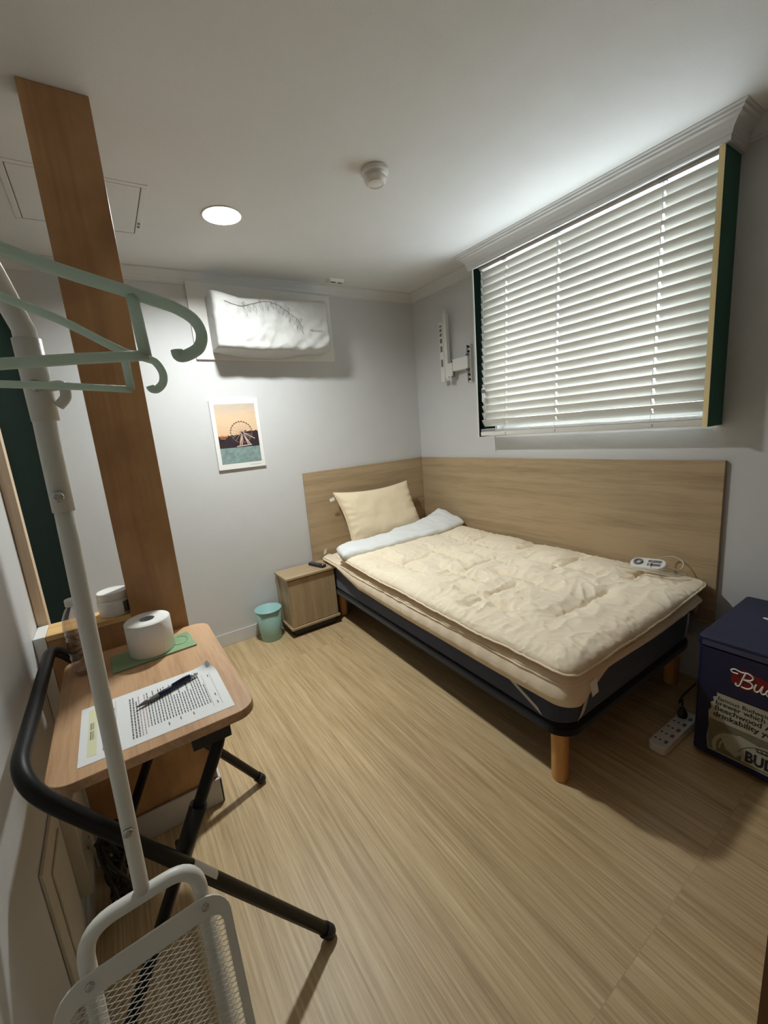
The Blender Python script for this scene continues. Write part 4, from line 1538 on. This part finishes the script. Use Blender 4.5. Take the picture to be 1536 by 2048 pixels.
mark(bm, 0.05, 0.105, 0.10, 0.92, 0.0003)
obj('title_band', bm, 'yellow_band', fm)
bm = BM()
for k in range(12):                      # title characters
    b0 = 0.36 + k * 0.025
    if k == 6: continue
    hgt = 0.020
    mark(bm, 0.064, 0.070, b0, b0 + hgt, 0.0006); mark(bm, 0.078, 0.083, b0 + 0.004, b0 + hgt - 0.003, 0.0006); mark(bm, 0.07, 0.09, b0 + 0.008, b0 + 0.0115, 0.0006)
for a in (0.14, 0.175, 0.21):            # table of blanks under the title
    mark(bm, a + 0.016, a + 0.0175, 0.08, 0.94)
    for b0 in (0.12, 0.36, 0.60, 0.74):
        for q in range(2):
            mark(bm, a, a + 0.010, b0 + q * 0.03, b0 + q * 0.03 + 0.018)
rows = [0.32 + 0.0205 * k for k in range(27)]
for n_, a in enumerate(rows):
    ragged = random.choice((0.0, 0.0, 0.1, 0.25)) if n_ not in (0, 1) else 0.0
    b0, b1 = (0.10 if n_ < 5 else 0.20), 0.86 - ragged
    b = b0
    while b < b1:
        wl = random.uniform(0.02, 0.055)
        mark(bm, a, a + (0.0095 if n_ < 3 else 0.0072), b, min(b1, b + wl), 0.0005, 1 if n_ in (3, 4, 5) else 0)
        b += wl + 0.012
for a, b in ((0.55, 0.1), (0.63, 0.12), (0.72, 0.11), (0.90, 0.15), (0.905, 0.3), (0.91, 0.72)):
    for q in range(3):
        mark(bm, a, a + 0.008, b + q * 0.018, b + q * 0.018 + 0.012)
mark(bm, 0.868, 0.8695, 0.12, 0.8); mark(bm, 0.93, 0.9315, 0.12, 0.8)
obj('printed_text', bm, ['ink', 'ink_red'], fm)

# pen
pa, pb = V(-2.218, -1.655, TZ + 0.008), V(-2.078, -1.600, TZ + 0.008)
pdv = (pb - pa).normalized()
pn = thing('ballpoint_pen', 'dark blue click pen lying across the printed form', 'pen', (pa + pb) / 2 - V(0, 0, 0.006))
bm = BM(); tube(bm, [pa, pa + pdv * 0.006, pa + pdv * 0.018, pa + pdv * 0.05], [0.0012, 0.0025, 0.0048, 0.0058], 14)
obj('tip_section', bm, 'pen_clear', pn)
bm = BM(); tube(bm, [pa + pdv * 0.05, pa + pdv * 0.052, pa + pdv * 0.130, pa + pdv * 0.132], [0.0056, 0.0060, 0.0058, 0.005], 14)
obj('barrel', bm, 'pen_blue', pn)
bm = BM(); tube(bm, [pa + pdv * 0.132, pa + pdv * 0.146], 0.0045, 12); tube(bm, [pa + pdv * 0.146, pa + pdv * 0.152], 0.0032, 10)
obj('click_button', bm, 'steel', pn)
sidev = pdv.cross(V(0, 0, 1))
bm = BM(); tube(bm, [pa + pdv * 0.132 + V(0, 0, 0.006), pa + pdv * 0.12 + V(0, 0, 0.0085), pa + pdv * 0.085 + V(0, 0, 0.0075)], [0.003, 0.0026, 0.002], 8)
obj('clip', bm, 'pen_blue', pn)

# green packet and toilet roll
bm = BM()
GA = [(-2.262, -1.428), (-2.046, -1.414), (-2.054, -1.298), (-2.268, -1.316)]
prism(bm, GA, TZ + 0.0004, TZ + 0.0055, lambda a, b, h: (a, b, h))
pk = thing('flat_packet', 'flat shiny green packet under the toilet roll', 'packet', (-2.157, -1.364, TZ))
obj('packet_body', bm, 'packet', pk, 0.0015)
bm = BM()
tube(bm, [(-2.085 + 0.022 * math.cos(2 * PI * k / 20), -1.352 + 0.03 * math.sin(2 * PI * k / 20), TZ + 0.0056) for k in range(20)], 0.0012, 5, closed=True)
obj('embossed_ring', bm, plain('packet_shade', s2l((104, 150, 104)), 0.35, var=0.05), pk)
rx, ry, rz = -2.158, -1.357, TZ + 0.006
tr = thing('toilet_roll', 'white toilet paper roll standing on the green packet', 'toilet roll', (rx, ry, rz))
bm = BM()
prof = [(0.020, rz), (0.058, rz), (0.060, rz + 0.002), (0.0605, rz + 0.05), (0.060, rz + 0.096), (0.058, rz + 0.0985), (0.040, rz + 0.0992), (0.020, rz + 0.0985)]
lathe(bm, prof, rx, ry, 64)
obj('paper_winding', bm, 'tissue', tr)
bm = BM(); lathe(bm, [(0.020, rz + 0.0985), (0.0205, rz + 0.0988), (0.0188, rz + 0.098), (0.0188, rz + 0.001), (0.0, rz + 0.001)], rx, ry, 40)
obj('core', bm, 'core', tr)
bm = BM()
box(bm, -0.0004, 0.0004, -0.0005, 0.0012, 0.001, 0.097, mtx=Matrix.Translation((rx, ry, rz)) @ Matrix.Rotation(math.radians(-62), 4, 'Z') @ Matrix.Translation((0.0605, 0, 0)))
obj('loose_end', bm, 'tissue', tr)

# water bottle
bx, by = -2.320, -1.352
wbt = thing('water_bottle', 'clear plastic water bottle with white cap on the table behind the rack pole', 'bottle', (bx, by, TZ))
bm = BM()
prof = [(0.0, TZ + 0.004), (0.02, TZ + 0.001), (0.029, TZ + 0.004), (0.0325, TZ + 0.014)]
z = TZ + 0.02
while z < TZ + 0.135:
    prof += [(0.0325, z), (0.0305, z + 0.006), (0.0325, z + 0.012)]
    z += 0.017
prof += [(0.032, TZ + 0.145), (0.029, TZ + 0.165), (0.02, TZ + 0.185), (0.0135, TZ + 0.194), (0.0125, TZ + 0.200)]
lathe(bm, prof, bx, by, 40)
obj('bottle_body', bm, 'pet', wbt)
bm = BM(); lathe(bm, [(0.0135, TZ + 0.196), (0.0155, TZ + 0.197), (0.0155, TZ + 0.213), (0.014, TZ + 0.215), (0, TZ + 0.215)], bx, by, 36)
obj('cap', bm, 'white_plastic', wbt)

# cream jar on the ledge
jx, jy, jz = -2.232, -1.176, 0.7972
jr = thing('cream_jar', 'round white jar with a grey label on the ledge beside the pillar', 'jar', (jx, jy, jz))
bm = BM(); lathe(bm, [(0, jz), (0.043, jz), (0.046, jz + 0.004), (0.0465, jz + 0.046), (0.044, jz + 0.05), (0.042, jz + 0.052)], jx, jy, 48)
obj('jar_body', bm, 'jar', jr)
bm = BM(); lathe(bm, [(0.042, jz + 0.051), (0.0445, jz + 0.052), (0.0445, jz + 0.072), (0.043, jz + 0.075), (0.041, jz + 0.0755), (0.038, jz + 0.0735), (0, jz + 0.0735)], jx, jy, 48)
obj('lid', bm, 'white_plastic', jr)
bm = BM()
lab = []
for k in range(9):
    a = math.radians(-62 + 72 * k / 8 )
    lab.append((jx + 0.047 * math.cos(a), jy + 0.047 * math.sin(a)))
for p, q in zip(lab[:-1], lab[1:]):
    quad(bm, [(p[0], p[1], jz + 0.008), (q[0], q[1], jz + 0.008), (q[0], q[1], jz + 0.044), (p[0], p[1], jz + 0.044)])
obj('label', bm, 'label_grey', jr)

# ------------------------------------------------------------------ clothes rack
rk = thing('clothes_rack', 'off-white metal clothes rack with mesh panel in the left foreground', 'clothes rack', (-2.24, -2.07, 0))
bm = BM()
tube(bm, catmull([(-2.247, -2.05, 0.64), (-2.243, -2.05, 0.80), (-2.238, -2.05, 1.0), (-2.232, -2.05, 1.24)], 4), 0.0104, 18)
obj('lower_pole', bm, 'off_white_metal', rk)
bm = BM()
tube(bm, [(-2.232, -2.05, 1.232), (-2.231, -2.05, 1.30), (-2.229, -2.05, 1.38), (-2.229, -2.05, 1.45)] + [(-2.230 - 0.0045 * k, -2.05 - 0.09 * (1 - math.cos(k * PI / 14)), 1.45 + 0.09 * math.sin(k * PI / 14)) for k in range(1, 8)] + [(-2.262, -2.4, 1.54), (-2.262, -2.62, 1.54)], 0.0120, 18)
obj('upper_arm', bm, 'off_white_metal', rk)
bm = BM(); tube(bm, [(-2.2285, -2.05, 1.345), (-2.2285, -2.05, 1.44)], [0.0142, 0.0146], 18); tube(bm, catmull([(-2.216, -2.055, 1.385), (-2.204, -2.06, 1.385), (-2.203, -2.06, 1.372), (-2.212, -2.056, 1.362)], 5), 0.006, 10)
obj('coupling_sleeve', bm, 'off_white_metal', rk)
for x, y, z in ((-2.229, -2.0655, 1.385), (-2.2335, -2.0632, 1.252), (-2.2455, -2.0625, 0.755)):
    bm = BM(); tube(bm, [(x, y + 0.004, z), (x, y - 0.001, z), (x, y - 0.0035, z)], [0.0068, 0.0068, 0.004], 14)
    obj('bolt', bm, 'steel', rk)
th = math.radians(13)
RO = V(-2.248, -2.05, 0.632)
Rx = V(0.972, 0.0, -0.235).normalized()
Rd = V(0.0, -math.sin(th), -math.cos(th))
Rx = (Rx - Rd * Rx.dot(Rd)).normalized()
Rn = Rx.cross(Rd)
if Rn.y > 0: Rn = -Rn
RP = lambda a, b, n=0.0: RO + Rx * a + Rd * b + Rn * n
bm = BM()
tube(bm, smooth_path([RP(-0.078, 0.66), RP(-0.078, 0.0), RP(0.076, 0.0), RP(0.076, 0.66)], 0.045, 9), 0.0112, 16)
obj('base_frame', bm, 'off_white_metal', rk)
bm = BM()
W2, H0, H1 = 0.112, 0.050, 0.42
outer = rrect(-W2 - 0.012, W2, H0, H1, 0.044, 6)
inner = rrect(-W2 + 0.002, W2 - 0.014, H0 + 0.034, H1 - 0.014, 0.022, 6)
n_ = len(outer)
for lift in (0.0115, 0.0145):
    pass
fo_, fi_, bo_, bi_ = [[bm.verts.new(RP(a, b, l)) for a, b in lp] for lp, l in ((outer, 0.0155), (inner, 0.0155), (outer, 0.0118), (inner, 0.0118))]
for k in range(n_):
    k2 = (k + 1) % n_
    bm.faces.new((fo_[k], fo_[k2], fi_[k2], fi_[k])); bm.faces.new((bo_[k], bi_[k], bi_[k2], bo_[k2]))
    bm.faces.new((fo_[k], bo_[k], bo_[k2], fo_[k2])); bm.faces.new((fi_[k], fi_[k2], bi_[k2], bi_[k]))
panel = obj('panel_rim', bm, 'off_white_metal', rk, 0.001)
bm = BM()
ax0, ax1, b0, b1 = -W2 + 0.001, W2 - 0.013, H0 + 0.033, H1 - 0.013
st, sl = 0.0088, 0.42


def clip_line(p, dvec):
    lo, hi = -10, 10
    for o_, d_, l0, l1 in ((p[0], dvec[0], ax0, ax1), (p[1], dvec[1], b0, b1)):
        if abs(d_) < 1e-9:
            if not l0 <= o_ <= l1: return None
            continue
        t0, t1 = sorted(((l0 - o_) / d_, (l1 - o_) / d_))
        lo, hi = max(lo, t0), min(hi, t1)
    return (lo, hi) if hi - lo > 0.004 else None


for sg in (1, -1):
    dvec = (math.cos(math.radians(25)), sg * math.sin(math.radians(25)))
    for k in range(-60, 90):
        p = (0.0, b0 + k * st)
        c = clip_line(p, dvec)
        if c:
            tube(bm, [RP(p[0] + dvec[0] * c[0], p[1] + dvec[1] * c[0], 0.0136 + 0.0003 * sg), RP(p[0] + dvec[0] * c[1], p[1] + dvec[1] * c[1], 0.0136 + 0.0003 * sg)], 0.00075, 4, cap=False)
obj('wire_mesh', bm, 'off_white_metal', panel)
for a in (-0.078, 0.076):
    bm = BM(); p = RP(a, 0.066, 0.0155); tube(bm, [p, p + Rn * 0.002, p + Rn * 0.003], [0.0055, 0.0055, 0.003], 12)
    obj('screw', bm, 'steel', panel)
bm = BM()
for a in (-0.078, 0.076):
    p = RP(a, 0.655)
    tube(bm, [(p.x, p.y + 0.22, 0.012), (p.x, p.y - 0.12, 0.012)], 0.012, 14)
obj('floor_runner', bm, 'off_white_metal', rk)


# ------------------------------------------------------------------ mint hangers
def hanger(y, hx, top, strut, bar, end_hook, r1, r2, label):
    """right half traced outward from the middle, the left half mirrored about x = hx"""
    h = thing('clothes_hanger', label, 'hanger', (hx, y, bar[0][1]), 'mint hangers on the rack')
    apex = (hx, top[0][1] + (top[0][0] - hx) * (top[0][1] - top[1][1]) / (top[1][0] - top[0][0]))
    for s in (1, -1):
        mir = (lambda p: V(p[0], y, p[1])) if s > 0 else (lambda p: V(2 * hx - p[0], y, p[1]))
        bm_ = BM(); tube(bm_, catmull([mir(p) for p in [apex] + top + (end_hook or [])], 6), r1, 12)
        obj('shoulder_hook', bm_, 'mint', h)
        bm_ = BM(); tube(bm_, [mir(p) for p in strut], r1 * 0.95, 12)
        obj('strut', bm_, 'mint', h)
    bm_ = BM()
    half = [V(p[0], y, p[1]) for p in bar]
    tube(bm_, [V(2 * hx - p.x, y, p.z) for p in half[::-1]] + half, r2, 10)
    obj('trouser_bar', bm_, 'mint', h)
    bm_ = BM()
    pts_ = [V(hx, y, apex[1]), V(hx, y, apex[1] + 0.02)]
    for a in range(-80, 211, 29):
        aa = math.radians(a)
        pts_.append(V(hx + 0.021 * math.cos(aa), y, 1.5375 + 0.021 * math.sin(aa)))
    tube(bm_, catmull(pts_, 3), 0.0036, 8)
    obj('hook', bm_, 'mint', h)
    return h


hanger(-2.33, -2.262, [(-2.2094, 1.4372), (-2.1794, 1.4279), (-2.145, 1.4191), (-2.1194, 1.4119), (-2.1075, 1.4081), (-2.0964, 1.4006), (-2.0923, 1.3899), (-2.0959, 1.3792), (-2.1058, 1.3731), (-2.1123, 1.3721), (-2.1133, 1.3768)], [(-2.138, 1.4155), (-2.1362, 1.3716)], [(-2.2239, 1.3646), (-2.182, 1.3686), (-2.1345, 1.3722)], None, 0.0046, 0.0040,
       'nearer and upper of the two mint plastic hangers, with the larger end hook')
hanger(-2.20, -2.262, [(-2.2282, 1.4442), (-2.1887, 1.4268), (-2.1446, 1.4011), (-2.1235, 1.3938)], [(-2.1422, 1.3998), (-2.1416, 1.3629)], [(-2.2432, 1.3691), (-2.1962, 1.3667), (-2.1412, 1.3624)], [(-2.1148, 1.39), (-2.1095, 1.3793), (-2.1108, 1.369), (-2.1172, 1.3624), (-2.1224, 1.3625), (-2.1237, 1.3656)], 0.0040, 0.0034,
       'farther and lower of the two mint plastic hangers, with the smaller end hook')

# ------------------------------------------------------------------ left wall fittings and cable by the floor
pb1 = thing('access_cover', 'tall beige flush cover plate low on the left wall behind the rack', 'cover plate', (-2.438, -1.60, 0.2))
bm = BM(); box(bm, XL + 0.0005, XL + 0.008, -1.715, -1.50, 0.10, 0.47)
obj('cover_frame', bm, 'cream_plastic', pb1, 0.002)
bm = BM(); box(bm, XL + 0.008, XL + 0.013, -1.665, -1.53, 0.15, 0.42)
obj('cover_panel', bm, 'cream_plastic', pb1, 0.002)
pb2 = thing('outlet_box', 'beige surface box on the left wall near the ledge under the table', 'outlet', (-2.43, -1.37, 0.1))
bm = BM(); box(bm, XL + 0.0005, XL + 0.03, -1.47, -1.29, 0.14, 0.40)
obj('box_body', bm, 'cream_plastic', pb2, 0.003)
for z in (0.22, 0.30):
    for yy in (-1.40, -1.36):
        bm = BM(); cyl(bm, (XL + 0.0301, yy, z), (XL + 0.031, yy, z), 0.004, 10)
        obj('socket_hole', bm, 'black_plastic', pb2)

cb = thing('cable_bundle', 'tangled bundle of black cable on the floor by the left wall', 'cable', (-2.36, -1.43, 0))
bm = BM()
for n_ in range(9):
    ax, ay, az = 0.022 + 0.008 * random.random(), 0.055 + 0.02 * random.random(), 0.095 + 0.03 * random.random()
    off = V(-2.352 + random.uniform(-0.015, 0.02), -1.44 + random.uniform(-0.02, 0.03), 0.135 + random.uniform(-0.01, 0.05))
    tw = random.uniform(-0.4, 0.4)
    loop = []
    for k in range(14):
        a = 2 * PI * k / 14
        p = V(ax * math.sin(a * 2 + n_), ay * math.cos(a), az * math.sin(a))
        p = Matrix.Rotation(tw, 3, 'Z') @ Matrix.Rotation(tw * 0.7, 3, 'X') @ p
        q = off + p
        q.z = max(q.z, 0.006); q.x = max(q.x, XL + 0.045)
        loop.append(q)
    tube(bm, catmull(loop, 4, closed=True), 0.0045, 7, closed=True)
obj('cable_coil', bm, 'cable', cb)
bm = BM()
tube(bm, catmull([(XL + 0.034, -1.46, 0.36), (-2.385, -1.47, 0.345), (-2.365, -1.46, 0.30), (-2.36, -1.44, 0.22)], 6), 0.004, 8)
obj('cable_lead', bm, 'cable', cb)

# ------------------------------------------------------------------ power strip with a plug
ST = Matrix.Translation((-0.483, -2.092, 0.0)) @ Matrix.Rotation(math.radians(-1.5), 4, 'Z')
ps = thing('power_strip', 'white power strip on the dark floor between bed and navy box', 'power strip', (-0.483, -2.092, 0))
bm = BM(); prism(bm, rrect(-0.145, 0.145, -0.032, 0.032, 0.02, 6), 0.0, 0.034, lambda a, b, h: ST @ V(a, b, h))
obj('strip_body', bm, 'white_plastic', ps, 0.004)
for i in range(5):
    bm = BM()
    x = -0.105 + i * 0.05
    for dx in (-0.008, 0.008):
        lathe(bm, [(0.0, 0.0342), (0.0042, 0.0342), (0.0042, 0.0332)], x, 0.012 + dx, 10, mtx=ST)
    obj('socket', bm, 'black_plastic', ps)
    bm = BM(); box(bm, x - 0.008, x + 0.008, -0.022, -0.012, 0.033, 0.038, mtx=ST)
    obj('switch', bm, plain('switch_rose', s2l((150, 96, 92)), 0.4) if i in (1, 2) else 'grey_plastic', ps)
pgt = thing('power_plug', 'black plug pushed into the far end of the white power strip', 'plug', ST @ V(0.095, 0.012, 0.035))
bm = BM(); lathe(bm, [(0, 0.0345), (0.017, 0.0345), (0.018, 0.05), (0.013, 0.062), (0.008, 0.075), (0, 0.076)], 0.095, 0.012, 20, mtx=ST)
obj('plug_body', bm, 'black_plastic', pgt)
bm = BM(); tube(bm, catmull([ST @ V(0.095, 0.012, 0.07), ST @ V(0.105, 0.018, 0.088), ST @ V(0.135, 0.03, 0.085), ST @ V(0.17, 0.05, 0.05), ST @ V(0.21, 0.07, 0.012), ST @ V(0.27, 0.085, 0.006), ST @ V(0.42, 0.09, 0.006)], 8), 0.0035, 7)
obj('plug_cable', bm, 'black_plastic', pgt)
bm = BM(); tube(bm, catmull([ST @ V(0.143, 0.0, 0.017), ST @ V(0.18, -0.005, 0.012), ST @ V(0.26, 0.0, 0.006), ST @ V(0.38, 0.03, 0.006)], 6), 0.0038, 7)
obj('strip_cable', bm, 'white_plastic', ps)

# ------------------------------------------------------------------ navy drinks box
KX0, KX1, KY0, KY1, KH = -0.515, -0.03, -2.60, -2.166, 0.482
kb = thing('drinks_cooler', 'navy blue lidded cooler box with beer lettering right of the bed', 'cooler box', (-0.27, -2.38, 0))
bm = BM(); prism(bm, rrect(KX0, KX1, KY0, KY1, 0.012, 4), 0.02, KH - 0.038, lambda a, b, h: (a, b, h))
obj('box_body', bm, 'navy_box', kb, 0.002)
bm = BM(); box(bm, KX0 + 0.03, KX1 - 0.03, KY0 + 0.03, KY1 - 0.03, 0, 0.02)
obj('box_foot', bm, 'black_plastic', kb)
bm = BM(); prism(bm, rrect(KX0 - 0.004, KX1, KY0 - 0.004, KY1 + 0.004, 0.014, 4), KH - 0.034, KH, lambda a, b, h: (a, b, h))
lid = obj('lid', bm, 'navy_box', kb, 0.004)
bm = BM(); box(bm, KX0 - 0.0055, KX0 - 0.0035, KY0, KY1 - 0.01, KH - 0.03, KH - 0.012)
obj('lid_band', bm, 'navy_edge', lid)
FR, UP = (0, -1, 0), (0, 0, 1)          # reading direction on the face turned to the bed-side


def fpt(s, z, lift=0.0):                # s metres to the right of the box's near corner
    return V(KX0 - 0.0008 - lift, KY1 - s, z)


bm = BM()
quad(bm, [fpt(0.098, 0.375), fpt(0.13, 0.402), fpt(0.20, 0.385), fpt(0.27, 0.402), fpt(0.302, 0.375), fpt(0.302, 0.345), fpt(0.27, 0.325), fpt(0.20, 0.342), fpt(0.13, 0.325), fpt(0.098, 0.345)])
obj('red_emblem', bm, 'red', kb)
bm = BM()
Hs = 0.054
strokes = [[(0.36, 1.0), (0.24, 0.55), (0.10, 0.02), (-0.06, 0.0), (-0.08, 0.12)],
           [(0.0, 0.80), (-0.28, 0.80), (-0.36, 0.93), (-0.18, 1.05), (0.15, 0.98), (0.5, 1.03), (0.74, 0.86), (0.62, 0.62), (0.30, 0.53), (0.64, 0.48), (0.74, 0.24), (0.52, 0.0), (0.2, 0.0)],
           [(0.90, 0.5), (0.84, 0.16), (0.92, 0.02), (1.06, 0.12), (1.22, 0.52), (1.16, 0.14), (1.24, 0.01), (1.38, 0.12)],
           [(1.76, 0.42), (1.58, 0.48), (1.40, 0.22), (1.50, 0.0), (1.70, 0.16), (2.0, 1.02), (1.80, 0.2), (1.86, 0.01), (2.02, 0.14)]]
for st_ in strokes:
    tube(bm, catmull([fpt(0.117 + q[0] * Hs, 0.338 + q[1] * Hs, 0.0015) for q in st_], 7), 0.0027, 6)
text_bm(bm, 'weiser', 0.052, fpt(0.117 + 2.06 * Hs, 0.339, 0.0012), FR, UP, shear=0.3, bold=0.0008, squeeze=0.8)
obj('script_lettering', bm, 'white_print', kb)
bm = BM()
outl = [(0.062, 0.282), (0.40, 0.282), (0.40, 0.045), (0.048, 0.045), (0.042, 0.09), (0.046, 0.14), (0.042, 0.20), (0.05, 0.215), (0.046, 0.235), (0.056, 0.245), (0.052, 0.26), (0.064, 0.268)]
quad(bm, [fpt(a, b, 0.0002) for a, b in outl])
obj('label_panel', bm, 'news', kb)
bm = BM()
quad(bm, [fpt(a, b, 0.0006) for a, b in ((0.046, 0.172), (0.40, 0.172), (0.40, 0.05), (0.05, 0.05), (0.045, 0.09))])
obj('label_shade', bm, 'news_dark', kb)
bm = BM()


def arc(cx_, cz_, r_, a0, a1, w_, lift, sq=1.0):
    n = 24
    prev = None
    for k in range(n + 1):
        a = math.radians(a0 + (a1 - a0) * k / n)
        cur = (bm.verts.new(fpt(cx_ + r_ * math.cos(a), cz_ + r_ * sq * math.sin(a), lift)), bm.verts.new(fpt(cx_ + (r_ - w_) * math.cos(a), cz_ + (r_ - w_) * sq * math.sin(a), lift)))
        if prev: bm.faces.new((prev[0], prev[1], cur[1], cur[0]))
        prev = cur


arc(0.13, 0.075, 0.070, 60, 200, 0.012, 0.0010)
arc(0.21, 0.068, 0.080, 20, 170, 0.008, 0.0012, 0.95)
arc(0.21, 0.068, 0.066, 20, 170, 0.005, 0.0012, 0.95)
arc(0.13, 0.075, 0.05, 70, 190, 0.005, 0.0010)
quad(bm, [fpt(a, b, 0.0009) for a, b in ((0.085, 0.112), (0.135, 0.15), (0.19, 0.14), (0.13, 0.06), (0.10, 0.075))])
quad(bm, [fpt(a, b, 0.0014) for a, b in ((0.145, 0.118), (0.30, 0.118), (0.30, 0.056), (0.145, 0.056))])
obj('label_scrolls', bm, 'news', kb)
bm = BM()
for s0, z0, tx, sz_, bd in ((0.066, 0.255, 'famous Budweiser beer. We know', 0.021, 0.0), (0.060, 0.236, 'brewer which costs so much to', 0.024, 0.0002), (0.058, 0.213, 'Beechwood Aging produces a', 0.027, 0.0003), (0.056, 0.188, 'drinkability you will find in', 0.028, 0.0004)):
    text_bm(bm, tx, sz_, fpt(s0, z0, 0.0010), FR, UP, shear=0.05, bold=bd, squeeze=1.02)
text_bm(bm, 'BUDWEISER', 0.056, fpt(0.154, 0.066, 0.0020), FR, UP, bold=0.0022, squeeze=0.72)
arc(0.205, 0.068, 0.072, 25, 165, 0.0015, 0.0022, 0.95)
for k in range(5):
    q0 = 0.185 + k * 0.011
    quad(bm, [fpt(q0, 0.122, 0.0022), fpt(q0 + 0.003, 0.122, 0.0022), fpt(q0 + 0.0015 + (k - 2) * 0.003, 0.136, 0.0022)])
quad(bm, [fpt(0.183, 0.119, 0.0022), fpt(0.234, 0.119, 0.0022), fpt(0.234, 0.122, 0.0022), fpt(0.183, 0.122, 0.0022)])
obj('label_lettering', bm, 'ink_dark', kb)
bm = BM()
sg_ = catmull([(0.075, 0.30, 0), (0.06, 0.27, 0), (0.072, 0.22, 0), (0.06, 0.18, 0), (0.055, 0.22, 0), (0.07, 0.30, 0), (0.09, 0.36, 0), (0.06, 0.34, 0), (0.08, 0.28, 0), (0.11, 0.22, 0), (0.10, 0.3, 0), (0.13, 0.36, 0)], 8)
tube(bm, [V(KX0 + 0.33 - p.x * 1.0 + 0.02, KY1 - 0.10 - (p.y - 0.18) * 1.0, KH + 0.0008) for p in sg_], 0.0022, 5)
obj('lid_script', bm, 'white_print', lid)
